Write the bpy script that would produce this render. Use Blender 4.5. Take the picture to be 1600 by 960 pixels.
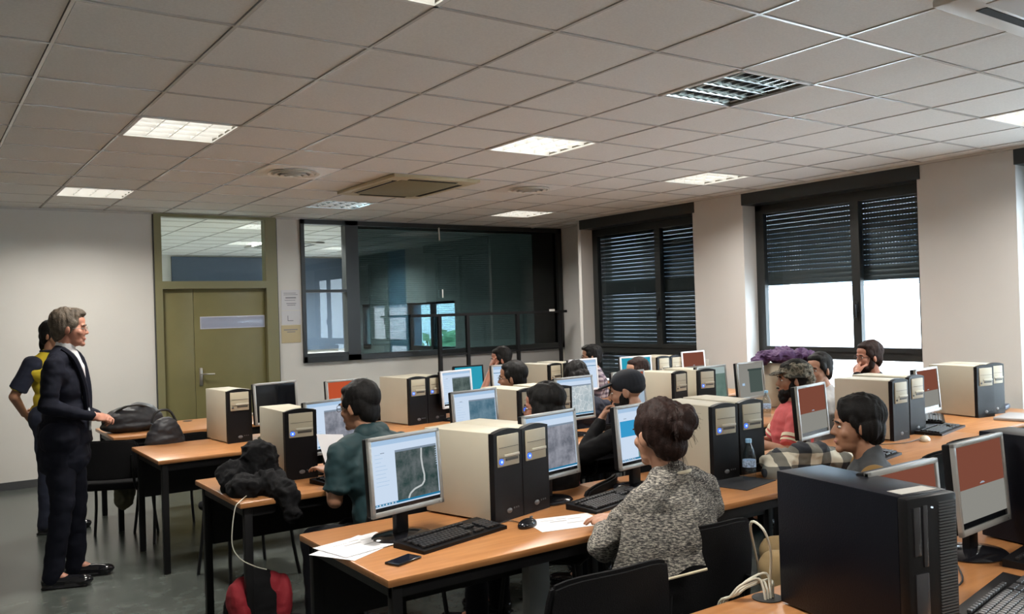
import bpy, bmesh, math, random
import numpy as np
from mathutils import Vector, Matrix, noise
random.seed(7)
PI = math.pi
C = bpy.context.scene.collection
for o in list(bpy.data.objects): bpy.data.objects.remove(o)
S = bpy.context.scene

# ------------------------------------------------------------------ camera, world, sun, exposure
YAW, PITCH, ROLL, FPX, CAMZ = 0.6109, 0.00594, -0.03065, 1350.2, 1.62
cam = bpy.data.cameras.new('camera'); cam.sensor_width = 36; cam.lens = FPX/1600*36
cam.clip_start = .02; cam.clip_end = 200
co = bpy.data.objects.new('camera', cam); C.objects.link(co)
fw = Vector((math.sin(YAW)*math.cos(PITCH), math.cos(YAW)*math.cos(PITCH), math.sin(PITCH)))
rt = Vector((math.cos(YAW), -math.sin(YAW), 0)); up = rt.cross(fw)
r2 = math.cos(ROLL)*rt+math.sin(ROLL)*up; u2 = -math.sin(ROLL)*rt+math.cos(ROLL)*up
co.matrix_world = Matrix(((r2.x, u2.x, -fw.x, 0), (r2.y, u2.y, -fw.y, 0), (r2.z, u2.z, -fw.z, CAMZ), (0, 0, 0, 1)))
S.camera = co
S.view_settings.view_transform = 'Standard'; S.view_settings.look = 'None'
S.view_settings.gamma = 1; S.view_settings.use_curve_mapping = False
S.view_settings.exposure = 0.0
LAMP_POWER = 46.0; LAMP_GLOW = 6.0
w = bpy.data.worlds.new('world'); S.world = w; w.use_nodes = True
bg = w.node_tree.nodes['Background']; bg.inputs[0].default_value = (.80, .90, 1.0, 1); bg.inputs[1].default_value = 18.0
sd = bpy.data.lights.new('sun', 'SUN'); sd.energy = 16.0; sd.angle = .02; sd.color = (1, .96, .9)
so = bpy.data.objects.new('sun', sd); C.objects.link(so)
so.rotation_euler = Vector((.55, .25, -.8)).to_track_quat('-Z', 'Y').to_euler()
so.location = (-5, 0, 12)

# ------------------------------------------------------------------ materials
MATS = {}
def mat(name, col, rough=.5, metal=0, emit=0, ecol=None, noise_amt=0, nscale=20, bump=0, bscale=60, spec=.5, coat=0):
    if name in MATS: return MATS[name]
    m = bpy.data.materials.new(name); m.use_nodes = True; nt = m.node_tree; b = nt.nodes['Principled BSDF']
    b.inputs['Base Color'].default_value = (*col, 1); b.inputs['Roughness'].default_value = rough
    b.inputs['Metallic'].default_value = metal; b.inputs['Specular IOR Level'].default_value = spec
    b.inputs['Coat Weight'].default_value = coat
    if emit:
        b.inputs['Emission Color'].default_value = (*(ecol or col), 1); b.inputs['Emission Strength'].default_value = emit
    if noise_amt or bump:
        tc = nt.nodes.new('ShaderNodeTexCoord')
    if noise_amt:
        n = nt.nodes.new('ShaderNodeTexNoise'); n.inputs['Scale'].default_value = nscale; n.inputs['Detail'].default_value = 5
        nt.links.new(tc.outputs['Object'], n.inputs['Vector'])
        r = nt.nodes.new('ShaderNodeValToRGB'); r.color_ramp.elements[0].position = .3; r.color_ramp.elements[1].position = .7
        r.color_ramp.elements[0].color = (*[max(0, c*(1-noise_amt)) for c in col], 1)
        r.color_ramp.elements[1].color = (*[min(1, c*(1+noise_amt)) for c in col], 1)
        nt.links.new(n.outputs['Fac'], r.inputs[0]); nt.links.new(r.outputs[0], b.inputs['Base Color'])
    if bump:
        n2 = nt.nodes.new('ShaderNodeTexNoise'); n2.inputs['Scale'].default_value = bscale; n2.inputs['Detail'].default_value = 4
        nt.links.new(tc.outputs['Object'], n2.inputs['Vector'])
        bp = nt.nodes.new('ShaderNodeBump'); bp.inputs['Strength'].default_value = bump; bp.inputs['Distance'].default_value = .01
        nt.links.new(n2.outputs['Fac'], bp.inputs['Height']); nt.links.new(bp.outputs[0], b.inputs['Normal'])
    MATS[name] = m; return m
def emis(name, col, s=1):
    if name in MATS: return MATS[name]
    m = bpy.data.materials.new(name); m.use_nodes = True; nt = m.node_tree; nt.nodes.clear()
    o = nt.nodes.new('ShaderNodeOutputMaterial'); e = nt.nodes.new('ShaderNodeEmission')
    e.inputs[0].default_value = (*col, 1); e.inputs[1].default_value = s; nt.links.new(e.outputs[0], o.inputs[0])
    MATS[name] = m; return m
def emis_map(name, c1, c2, scale, s=1, vor=False):
    if name in MATS: return MATS[name]
    m = emis(name, c1, s); nt = m.node_tree; e = [n for n in nt.nodes if n.type == 'EMISSION'][0]
    tc = nt.nodes.new('ShaderNodeTexCoord')
    n = nt.nodes.new('ShaderNodeTexNoise'); n.inputs['Scale'].default_value = scale; n.inputs['Detail'].default_value = 8; n.inputs['Roughness'].default_value = .65
    nt.links.new(tc.outputs['Object'], n.inputs['Vector'])
    r = nt.nodes.new('ShaderNodeValToRGB'); r.color_ramp.elements[0].position = .38; r.color_ramp.elements[1].position = .66
    r.color_ramp.elements[0].color = (*c1, 1); r.color_ramp.elements[1].color = (*c2, 1)
    nt.links.new(n.outputs['Fac'], r.inputs[0])
    out = r.outputs[0]
    if vor:
        v = nt.nodes.new('ShaderNodeTexVoronoi'); v.feature = 'DISTANCE_TO_EDGE'; v.inputs['Scale'].default_value = scale*1.6
        nt.links.new(tc.outputs['Object'], v.inputs['Vector'])
        lt = nt.nodes.new('ShaderNodeMath'); lt.operation = 'LESS_THAN'; lt.inputs[1].default_value = .012
        nt.links.new(v.outputs['Distance'], lt.inputs[0])
        mx = nt.nodes.new('ShaderNodeMixRGB'); mx.inputs[2].default_value = (.85, .87, .88, 1)
        nt.links.new(lt.outputs[0], mx.inputs[0]); nt.links.new(out, mx.inputs[1]); out = mx.outputs[0]
    nt.links.new(out, e.inputs[0]); return m
def glass(name, tint, refl=1.0, rough=0.0):
    if name in MATS: return MATS[name]
    m = bpy.data.materials.new(name); m.use_nodes = True; nt = m.node_tree; nt.nodes.clear()
    o = nt.nodes.new('ShaderNodeOutputMaterial'); t = nt.nodes.new('ShaderNodeBsdfTransparent'); g = nt.nodes.new('ShaderNodeBsdfGlossy')
    f = nt.nodes.new('ShaderNodeFresnel'); f.inputs[0].default_value = 1.45*refl; mx = nt.nodes.new('ShaderNodeMixShader')
    t.inputs[0].default_value = (*tint, 1); g.inputs['Roughness'].default_value = rough
    ge = nt.nodes.new('ShaderNodeNewGeometry'); sb = nt.nodes.new('ShaderNodeMath'); sb.operation = 'SUBTRACT'; sb.inputs[0].default_value = 1; nt.links.new(ge.outputs['Backfacing'], sb.inputs[1])
    mu = nt.nodes.new('ShaderNodeMath'); mu.operation = 'MULTIPLY'; nt.links.new(f.outputs[0], mu.inputs[0]); nt.links.new(sb.outputs[0], mu.inputs[1])
    nt.links.new(mu.outputs[0], mx.inputs[0]); nt.links.new(t.outputs[0], mx.inputs[1]); nt.links.new(g.outputs[0], mx.inputs[2])
    nt.links.new(mx.outputs[0], o.inputs[0]); MATS[name] = m; return m
def checks(name, c1, c2, c3, sc, axes=(0, 2)):
    """woven plaid: two band patterns crossing"""
    m = mat(name, c1, .9); nt = m.node_tree; b = nt.nodes['Principled BSDF']
    tc = nt.nodes.new('ShaderNodeTexCoord'); sp = nt.nodes.new('ShaderNodeSeparateXYZ'); nt.links.new(tc.outputs['Object'], sp.inputs[0])
    outs = []
    for a in axes:
        mu = nt.nodes.new('ShaderNodeMath'); mu.operation = 'MULTIPLY'; mu.inputs[1].default_value = sc
        fr = nt.nodes.new('ShaderNodeMath'); fr.operation = 'FRACT'; gt = nt.nodes.new('ShaderNodeMath'); gt.operation = 'GREATER_THAN'; gt.inputs[1].default_value = .5
        nt.links.new(sp.outputs[a], mu.inputs[0]); nt.links.new(mu.outputs[0], fr.inputs[0]); nt.links.new(fr.outputs[0], gt.inputs[0]); outs.append(gt.outputs[0])
    m1 = nt.nodes.new('ShaderNodeMixRGB'); m1.inputs[1].default_value = (*c1, 1); m1.inputs[2].default_value = (*c2, 1); nt.links.new(outs[0], m1.inputs[0])
    m2 = nt.nodes.new('ShaderNodeMixRGB'); m2.inputs[1].default_value = (*c2, 1); m2.inputs[2].default_value = (*c3, 1); nt.links.new(outs[0], m2.inputs[0])
    m3 = nt.nodes.new('ShaderNodeMixRGB'); nt.links.new(outs[1], m3.inputs[0]); nt.links.new(m1.outputs[0], m3.inputs[1]); nt.links.new(m2.outputs[0], m3.inputs[2])
    nt.links.new(m3.outputs[0], b.inputs['Base Color']); return m

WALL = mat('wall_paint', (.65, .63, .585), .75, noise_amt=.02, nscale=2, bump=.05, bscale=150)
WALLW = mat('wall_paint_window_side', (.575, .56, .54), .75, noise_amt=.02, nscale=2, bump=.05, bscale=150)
TILE = mat('ceiling_tile', (.72, .705, .67), .9, noise_amt=.05, nscale=90, bump=.12, bscale=220)
TBAR = mat('ceiling_bar', (.60, .58, .55), .22, noise_amt=.03, nscale=4)
GAP = mat('ceiling_gap_shade', (.13, .115, .09), .9)  # dark strips beside the bars, joint shadow put into the colour
FLOOR = mat('floor_lino', (.075, .085, .077), .24, noise_amt=.28, nscale=9, bump=.03, bscale=30)
WOOD = None
def wood():
    m = bpy.data.materials.new('beech_laminate'); m.use_nodes = True; nt = m.node_tree; b = nt.nodes['Principled BSDF']
    tc = nt.nodes.new('ShaderNodeTexCoord'); mp = nt.nodes.new('ShaderNodeMapping'); mp.inputs['Scale'].default_value = (1.2, 14, 14)
    n = nt.nodes.new('ShaderNodeTexNoise'); n.inputs['Scale'].default_value = 3; n.inputs['Detail'].default_value = 6
    nt.links.new(tc.outputs['Object'], mp.inputs[0]); nt.links.new(mp.outputs[0], n.inputs['Vector'])
    r = nt.nodes.new('ShaderNodeValToRGB'); r.color_ramp.elements[0].position = .3; r.color_ramp.elements[1].position = .75
    r.color_ramp.elements[0].color = (.36, .152, .052, 1); r.color_ramp.elements[1].color = (.47, .215, .080, 1)
    nt.links.new(n.outputs['Fac'], r.inputs[0]); nt.links.new(r.outputs[0], b.inputs['Base Color'])
    b.inputs['Roughness'].default_value = .30; return m
WOOD = wood()
BLACKM = mat('black_steel', (.012, .012, .013), .45, spec=.2)
BLACKP = mat('black_plastic', (.008, .008, .009), .38, bump=.05, bscale=300, spec=.2)
GLOSSB = mat('gloss_black', (.008, .008, .01), .12)
TOWERBLACK = mat('black_case', (.007, .008, .013), .33, bump=.08, bscale=200, spec=.2)
BEIGE = mat('beige_case', (.50, .465, .37), .48, noise_amt=.02, nscale=8)
BEIGE2 = mat('beige_bay', (.43, .385, .28), .5)
SLOT = mat('slot_shadow', (.06, .055, .045), .6)
SILVER = mat('silver_bezel', (.38, .38, .365), .35, metal=.35)
DGREY = mat('dark_grey', (.06, .062, .065), .5)
LED = emis('blue_led', (.05, .16, 1.0), 1.6)
LEDW = emis('led_core', (.5, .65, 1.0), 1.5)
OLIVE = mat('olive_door', (.195, .175, .072), .42, noise_amt=.06, nscale=3)
OLIVE2 = mat('olive_frame', (.215, .20, .10), .4)
CHROME = mat('brushed_metal', (.5, .48, .44), .3, metal=.9)
PAPER = mat('paper', (.78, .77, .78), .8)
INK = mat('ink', (.08, .08, .09), .8)
FABBLK = mat('black_fabric', (.006, .006, .007), .9, bump=.25, bscale=250, spec=.2)
FABRED = mat('red_fabric', (.27, .012, .022), .8, bump=.2, bscale=150)
WHITEC = mat('cable_ivory', (.62, .60, .50), .5)
BLKC = mat('cable_black', (.012, .012, .012), .45)
SKIN = mat('skin_light', (.46, .245, .16), .5, noise_amt=.06, nscale=25)
SKIN2 = mat('skin_tan', (.37, .185, .11), .5, noise_amt=.06, nscale=25)
SKIN3 = mat('skin_warm', (.42, .185, .12), .5, noise_amt=.06, nscale=25)
HAIRBLK = mat('hair_black', (.006, .0055, .0055), .62, noise_amt=.3, nscale=40, bump=.2, bscale=200, spec=.22)
HAIRBRN = mat('hair_brown', (.020, .009, .007), .6, noise_amt=.4, nscale=50, bump=.3, bscale=200, spec=.22)
HAIRGRY = mat('hair_grey', (.085, .066, .048), .6, noise_amt=.45, nscale=40, bump=.4, bscale=160, spec=.25)
EYEW = mat('eye_white', (.75, .73, .7), .3); EYED = mat('eye_dark', (.02, .012, .01), .2)
LIP = mat('lip', (.42, .14, .11), .5)
LENS = glass('lens', (.93, .95, .97))
BOTTLE = glass('bottle_plastic', (.80, .87, .92), 1.15, .04)

# ------------------------------------------------------------------ mesh helpers
def rotm(rx=0, ry=0, rz=0):
    return Matrix.Rotation(rz, 4, 'Z') @ Matrix.Rotation(ry, 4, 'Y') @ Matrix.Rotation(rx, 4, 'X')
class MB:
    def __init__(s): s.bm = bmesh.new(); s.mi = 0
    def _fin(s, n0f, M=None):
        pass
    def _add(s, tmp, M):
        if M is not None: bmesh.ops.transform(tmp, matrix=M, verts=tmp.verts)
        me = bpy.data.meshes.new('t'); tmp.to_mesh(me); tmp.free()
        nf = len(s.bm.faces); s.bm.from_mesh(me); bpy.data.meshes.remove(me)
        s.bm.faces.ensure_lookup_table()
        for i in range(nf, len(s.bm.faces)): s.bm.faces[i].material_index = s.mi
    def box(s, c, d, bev=0, M=None, seg=2):
        t = bmesh.new(); bmesh.ops.create_cube(t, size=1)
        bmesh.ops.scale(t, vec=Vector(d), verts=t.verts)
        if bev: bmesh.ops.bevel(t, geom=list(t.edges), offset=bev, segments=seg, affect='EDGES', profile=.5)
        m = Matrix.Translation(Vector(c)); s._add(t, m if M is None else m @ M); return s
    def bx(s, a, b, bev=0):  # by two corners
        a = Vector(a); b = Vector(b); return s.box((a+b)/2, [abs(v) for v in (b-a)], bev)
    def cyl(s, p0, p1, r0, r1=None, seg=20, bev=0):
        p0 = Vector(p0); p1 = Vector(p1); r1 = r0 if r1 is None else r1; d = p1-p0
        t = bmesh.new(); bmesh.ops.create_cone(t, cap_ends=True, segments=seg, radius1=r0, radius2=r1, depth=d.length)
        if bev: bmesh.ops.bevel(t, geom=[e for e in t.edges if len(e.link_faces) == 2 and any(len(f.verts) > 4 for f in e.link_faces)], offset=bev, segments=2, affect='EDGES')
        q = Vector((0, 0, 1)).rotation_difference(d.normalized()).to_matrix().to_4x4()
        s._add(t, Matrix.Translation((p0+p1)/2) @ q); return s
    def ell(s, c, r, M=None, u=20, v=12):
        t = bmesh.new(); bmesh.ops.create_uvsphere(t, u_segments=u, v_segments=v, radius=1)
        m = Matrix.Diagonal((*([r]*3 if isinstance(r, (int, float)) else r), 1))
        if M is not None: m = M @ m
        s._add(t, Matrix.Translation(Vector(c)) @ m); return s
    def cap(s, p0, p1, r0, r1=None, seg=14):
        r1 = r0 if r1 is None else r1
        p0 = Vector(p0); p1 = Vector(p1)
        if (p1-p0).length > 1e-5: s.cyl(p0, p1, r0, r1, seg)
        s.ell(p0, r0, None, seg, 8); s.ell(p1, r1, None, seg, 8); return s
    def tube(s, pts, r, seg=8, smooth=3):
        P = [Vector(p) for p in pts]
        if smooth and len(P) > 2:
            Q = []
            for i in range(len(P)-1):
                a = P[max(i-1, 0)]; b = P[i]; c = P[i+1]; d = P[min(i+2, len(P)-1)]
                for k in range(smooth):
                    t = k/smooth; Q.append(.5*((2*b)+(-a+c)*t+(2*a-5*b+4*c-d)*t*t+(-a+3*b-3*c+d)*t**3))
            Q.append(P[-1]); P = Q
        rings = []; t = bmesh.new(); prev = None
        for i, p in enumerate(P):
            d = (P[min(i+1, len(P)-1)]-P[max(i-1, 0)]).normalized()
            if prev is None: a = d.orthogonal().normalized()
            else:
                a = prev-d*prev.dot(d); a = a.normalized() if a.length > 1e-6 else d.orthogonal().normalized()
            prev = a; b = d.cross(a)
            rings.append([t.verts.new(p+r*(math.cos(2*PI*k/seg)*a+math.sin(2*PI*k/seg)*b)) for k in range(seg)])
        for i in range(len(rings)-1):
            for k in range(seg): t.faces.new((rings[i][k], rings[i][(k+1) % seg], rings[i+1][(k+1) % seg], rings[i+1][k]))
        t.faces.new(rings[0][::-1]); t.faces.new(rings[-1]); s._add(t, None); return s
    def lathe(s, prof, c=(0, 0, 0), seg=28, M=None):
        t = bmesh.new(); rings = [[t.verts.new((r*math.cos(2*PI*k/seg), r*math.sin(2*PI*k/seg), z)) for k in range(seg)] for r, z in prof]
        for i in range(len(rings)-1):
            for k in range(seg): t.faces.new((rings[i][k], rings[i][(k+1) % seg], rings[i+1][(k+1) % seg], rings[i+1][k]))
        t.faces.new(rings[0][::-1]); t.faces.new(rings[-1])
        m = Matrix.Translation(Vector(c)); s._add(t, m if M is None else m @ M); return s
    def poly(s, pts):
        vs = [s.bm.verts.new(p) for p in pts]; f = s.bm.faces.new(vs); f.material_index = s.mi; return s
    def prism(s, prof, ext, M=None):  # prof in (x,z), extruded along y from 0 to ext
        t = bmesh.new(); a = [t.verts.new((x, 0, z)) for x, z in prof]; b = [t.verts.new((x, ext, z)) for x, z in prof]; n = len(a)
        t.faces.new(a); t.faces.new(b[::-1])
        for i in range(n): t.faces.new((a[i], b[i], b[(i+1) % n], a[(i+1) % n]))
        bmesh.ops.recalc_face_normals(t, faces=t.faces); s._add(t, M); return s
    def build(s, name, m, parent=None, smooth=None, loc=None, rz=0):
        me = bpy.data.meshes.new(name); bmesh.ops.recalc_face_normals(s.bm, faces=s.bm.faces); s.bm.to_mesh(me); s.bm.free()
        for x in (m if isinstance(m, (list, tuple)) else [m]): me.materials.append(x)
        o = bpy.data.objects.new(name, me); C.objects.link(o)
        if smooth is None: smooth = 35
        if smooth:
            for p in me.polygons: p.use_smooth = True
            try: me.set_sharp_from_angle(angle=math.radians(smooth))
            except Exception: pass
        if parent: o.parent = parent
        if loc is not None: o.location = loc
        if rz: o.rotation_euler.z = rz
        return o
def tag(o, label, cat, group=None, kind=None):
    if label: o['label'] = label
    if cat: o['category'] = cat
    if group: o['group'] = group
    if kind: o['kind'] = kind
    return o
def thing(name, label, cat, loc=(0, 0, 0), rz=0, group=None):
    o = bpy.data.objects.new(name, None); C.objects.link(o); o.location = loc; o.rotation_euler = (0, 0, rz); o.empty_display_size = .1
    return tag(o, label, cat, group)
def struct(o): o['kind'] = 'structure'; return o
def dup(root, loc, rz, label, group=None):
    r = root.copy(); C.objects.link(r); r.location = loc; r.rotation_euler = (0, 0, rz); r['label'] = label
    if group: r['group'] = group
    for ch in list(root.children):
        c = ch.copy(); C.objects.link(c); c.parent = r
        for g in list(ch.children):
            d = g.copy(); C.objects.link(d); d.parent = c
    return r

# ------------------------------------------------------------------ room shell
CH = 2.83; XW = 7.35; YB = 9.95; XL = -2.0; YF = -3.6; YN = 16.2; GX, GY = 1.1308, 2.9258
struct(MB().bx((XL-.2, YF-.2, -.12), (8.2, YN+.2, 0)).build('floor', FLOOR, smooth=0))
LIT, OFF = 'lit', 'off'
lamps = {(0, 4): 'lit', (0, 9): 'lit', (4, 3): 'lit', (8, 4): 'lit', (4, 0): 'off', (4, 9): 'half', (8, 9): 'lit', (8, -1): 'lit', (0, -1): 'lit',
         (4, -6): 'lit', (8, -7): 'lit', (0, -6): 'lit', (8, 18): 'lit', (4, 13): 'lit', (5, 17): 'lit', (0, 16): 'lit'}
lamp_cells = set(lamps)
mb = MB(); bars = MB()
i0, i1 = -6, 12; j0, j1 = -12, 23
def cellx(i): return GX+.6*i
def celly(j): return GY+.6*j
rnd = random.Random(3)
for i in range(i0, i1):
    for j in range(j0, j1):
        if (i, j) in lamp_cells: continue
        a, b = cellx(i), celly(j)
        if a > 8.1 or b > YN+.1: continue
        dz = rnd.uniform(0, .002)
        mb.bx((a+.012, b+.012, CH-.001+dz), (a+.588, b+.588, CH+.014))
mb.mi = 1
mb.bx((XL-.2, YF-.2, CH+.3), (8.2, YN+.2, CH+.4))  # unseen slab over the tiles, added to stop light leaking in
ceil = struct(mb.build('ceiling', [TILE, WALL], smooth=0))
bars.mi = 0
for i in range(i0, i1+1):
    x = cellx(i)
    if x < 8: bars.bx((x-.0075, YF, CH-.004), (x+.0075, YN, CH+.010))
for j in range(j0, j1+1):
    y = celly(j)
    if YF < y < YN: bars.bx((XL, y-.0075, CH-.0045), (8.0, y+.0075, CH+.010))
bars.mi = 1
for i in range(i0, i1+1):
    x = cellx(i)
    if x < 8: bars.bx((x-.014, YF, CH+.009), (x+.014, YN, CH+.02))
for j in range(j0, j1+1):
    y = celly(j)
    if YF < y < YN: bars.bx((XL, y-.014, CH+.009), (8.0, y+.014, CH+.02))
struct(bars.build('trim_1', [TBAR, GAP], smooth=0))
mb = MB(); mb.bx((XW-.03, YF, CH-.022), (XW, YB, CH-.001)); mb.bx((XL, YB-.02, CH-.02), (XW, YB, CH-.001))
struct(mb.build('trim_2', TBAR, smooth=0))
HT = CH+.3
struct(MB().bx((XL-.2, YF-.2, 0), (XL, YN+.2, HT)).build('wall_left', WALL, smooth=0))
struct(MB().bx((XL, YF-.2, 0), (XW+.3, YF, HT)).build('wall_front', WALL, smooth=0))
struct(MB().bx((XL, YN, 0), (8.2, YN+.2, HT)).build('wall_far', WALL, smooth=0))
# back wall with door and inner window openings
mb = MB(); D0, D1 = 2.22, 3.585; G0, G1, GZ0, GZ1 = 3.885, 7.86, 1.085, 2.815
mb.bx((XL, YB, 0), (D0, YB+.14, HT)); mb.bx((D0, YB, CH-.005), (D1, YB+.14, HT)); mb.bx((D1, YB, 0), (G0, YB+.14, HT))
mb.bx((G0, YB, 0), (G1, YB+.14, GZ0)); mb.bx((G0, YB, GZ1), (G1, YB+.14, HT)); mb.bx((G1, YB, 0), (8.2, YB+.14, HT))
struct(mb.build('wall_back', WALL, smooth=0))
# window wall
WINS = [(6.86, 8.86), (4.19, 6.14), (1.42, 3.36), (-1.3, .62), (12.3, 13.98), (15.5, 15.95)]
mb = MB(); X1 = XW+.32
ys = [YF] + [v for a, b in sorted(WINS)[:4] for v in (a, b)] + [8.92]
for k in range(0, len(ys), 2): mb.bx((XW, ys[k], 0), (X1, ys[k+1], HT))
for a, b in sorted(WINS)[:4]:
    mb.bx((XW+.02, a, 0), (X1, b, .62)); mb.bx((XW+.02, a, CH+.02), (X1, b, HT))
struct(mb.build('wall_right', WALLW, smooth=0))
mb = MB(); mb.bx((X1-.02, 8.88, 0), (7.90, 8.93, HT)); mb.bx((7.88, 8.93, 0), (7.92, 10.09, HT)); mb.bx((7.45, 10.09, 0), (7.62, 12.3, HT)); mb.bx((7.62, 10.09, 0), (7.92, 10.14, HT))
mb.bx((7.45, 12.3, 0), (7.75, 13.98, .98)); mb.bx((7.45, 12.3, 1.84), (7.75, 13.98, HT)); mb.bx((7.45, 14.7, 0), (7.75, 15.5, HT)); mb.bx((7.45, 15.5, 0), (7.75, 15.95, .98)); mb.bx((7.45, 15.5, 1.86), (7.75, 15.95, HT)); mb.bx((7.45, 15.95, 0), (7.75, YN, HT))
mb.mi = 1; mb.bx((7.47, 13.98, 0), (7.75, 14.7, HT))  # pier lit by daylight, its bluish light painted as wall colour
struct(mb.build('wall_right.001', [WALLW, mat('wall_daylight_tint', (.30, .42, .55), .6)], smooth=0))
for y0, y1, nm in ((YF, 1.4, 0), (3.36, 4.19, 1), (6.14, 6.86, 2)):
    struct(MB().bx((XW-.012, y0, 0), (XW, y1, .08)).build('baseboard_right', DGREY, smooth=0))
mb = MB(); mb.bx((XL, YB-.012, 0), (D0, YB, .08)); mb.bx((D1, YB-.012, 0), (7.9, YB, .08))
struct(mb.build('baseboard_back', DGREY, smooth=0))
# outlet on the pier
tag(MB().box((XW-.008, 6.72, .98), (.016, .085, .085), .004).build('wall_socket', mat('socket_white', (.62, .6, .56), .5)), 'small white socket plate on the pier right of the closed shutters', 'socket')

# ---- windows
def shutter_mat():
    m = bpy.data.materials.new('shutter_slats'); m.use_nodes = True; nt = m.node_tree; b = nt.nodes['Principled BSDF']
    b.inputs['Base Color'].default_value = (.022, .028, .030, 1); b.inputs['Roughness'].default_value = .45
    out = [n for n in nt.nodes if n.type == 'OUTPUT_MATERIAL'][0]
    tc = nt.nodes.new('ShaderNodeTexCoord'); sp = nt.nodes.new('ShaderNodeSeparateXYZ'); nt.links.new(tc.outputs['Object'], sp.inputs[0])
    def M(op, a, v=None, b2=None):
        n = nt.nodes.new('ShaderNodeMath'); n.operation = op; nt.links.new(a, n.inputs[0])
        if v is not None: n.inputs[1].default_value = v
        if b2 is not None: nt.links.new(b2, n.inputs[1])
        return n.outputs[0]
    fz = M('FRACT', M('DIVIDE', sp.outputs[2], .050)); fy = M('FRACT', M('DIVIDE', sp.outputs[1], .032))
    mz = M('LESS_THAN', fz, .085); my = M('LESS_THAN', fy, .50)
    k = M('MULTIPLY', mz, None, my)
    # solid slats at the foot of each curtain and in the middle band
    z = sp.outputs[2]
    s1 = M('GREATER_THAN', z, .13)
    k = M('MULTIPLY', k, None, s1)
    tr = nt.nodes.new('ShaderNodeBsdfTransparent'); tr.inputs[0].default_value = (.12, .135, .15, 1)
    mx = nt.nodes.new('ShaderNodeMixShader')
    nt.links.new(k, mx.inputs[0]); nt.links.new(b.outputs[0], mx.inputs[1]); nt.links.new(tr.outputs[0], mx.inputs[2]); nt.links.new(mx.outputs[0], out.inputs[0])
    return m
SHUT = shutter_mat()
FRAMEB = mat('window_frame_black', (.016, .018, .018), .35)
PANE = glass('window_pane', (.90, .95, .97))
def slats(y0, y1, z0, z1, nm, par):
    n = max(1, int((z1-z0)/.050)); prof = MB()
    m = MB(); L = z1-z0; t = bmesh.new(); prev = None; rows = []
    for k in range(n*4+1):
        z = k*.050/4
        if z > L: break
        xo = .004*math.sin(PI*((k % 4)/4))
        rows.append((t.verts.new((-xo, 0, z)), t.verts.new((-xo, y1-y0, z))))
    for a, b in zip(rows, rows[1:]): t.faces.new((a[0], a[1], b[1], b[0]))
    m._add(t, None); o = m.build('roller_shutter', SHUT, par, smooth=0, loc=(XW+.285, y0, z0)); return o
def window(n, y0, y1, shut, low=True):
    par = bpy.data.objects.new('window_%d' % n, None); C.objects.link(par); struct(par)
    xf = XW+.20; zt = 2.68; ztr0, ztr1 = 1.05, 1.13; zb = .64
    MB().bx((XW-.015, y0-.03, 2.685), (XW+.30, y1+.005, CH-.003)).build('shutter_box', FRAMEB, par, smooth=0)
    f = MB(); e = .07
    f.bx((xf, y0, zb), (xf+.06, y0+e, zt)); f.bx((xf, y1-e, zb), (xf+.06, y1, zt)); f.bx((xf, y0, zt-.05), (xf+.06, y1, zt+.02)); f.bx((xf, y0, ztr0), (xf+.07, y1, ztr1)); f.bx((xf, y0, zb-.04), (xf+.07, y1, zb+.04))
    f.build('window_frame', FRAMEB, par, smooth=0)
    ym = y0+(y1-y0)*.385
    for a, b in ((y0+e, ym), (ym, y1-e)):
        s = MB(); t = .045
        s.bx((xf-.015, a, ztr1), (xf+.045, a+t, zt-.05)); s.bx((xf-.015, b-t, ztr1), (xf+.045, b, zt-.05)); s.bx((xf-.015, a+t, zt-.09), (xf+.045, b-t, zt-.05)); s.bx((xf-.015, a+t, ztr1), (xf+.045, b-t, ztr1+.045))
        s.build('window_sash', FRAMEB, par, smooth=0)
        MB().bx((xf+.012, a+t, ztr1+.045), (xf+.018, b-t, zt-.09)).build('window_glass', PANE, par, smooth=0)
    MB().bx((xf+.02, y0+e, zb+.04), (xf+.026, y1-e, ztr0)).build('window_glass', PANE, par, smooth=0)
    h = MB(); h.bx((xf-.03, ym-.018, 1.52), (xf-.01, ym+.018, 1.62), .004); h.box((xf-.045, ym, 1.53), (.02, .022, .13), .005)
    h.build('window_handle', BLACKM, par)
    if shut < 2.6: slats(y0+.03, y1-.03, shut, 2.70, 'a', par)
    return par
window(1, 6.86, 8.86, .70); window(2, 4.19, 6.14, 1.82); window(3, 1.42, 3.36, 2.45); window(4, -1.3, .62, 2.35)
slab = MB().bx((XW+.25, 6.9, 1.82), (XW+.262, 8.82, 1.96)).build('shutter_band', FRAMEB, bpy.data.objects['window_1'], smooth=0)
for n, (a, b) in ((5, (12.3, 13.98)), (6, (15.5, 15.95))):
    par = bpy.data.objects.new('window_%d' % n, None); C.objects.link(par); struct(par)
    f = MB(); xf = 7.50
    f.bx((xf, a, .9), (xf+.06, a+.07, 1.9)); f.bx((xf, b-.07, .9), (xf+.06, b, 1.9)); f.bx((xf, a, .9), (xf+.06, b, 1.07)); f.bx((xf, a, 1.80), (xf+.06, b, 1.86))
    if b-a > 1: f.bx((xf-.01, (a+b)/2-.05, .95), (xf+.06, (a+b)/2+.05, 1.9))
    f.build('window_frame', FRAMEB, par, smooth=0); MB().bx((xf+.03, a, .95), (xf+.036, b, 1.88)).build('window_glass', PANE, par, smooth=0)

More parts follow.
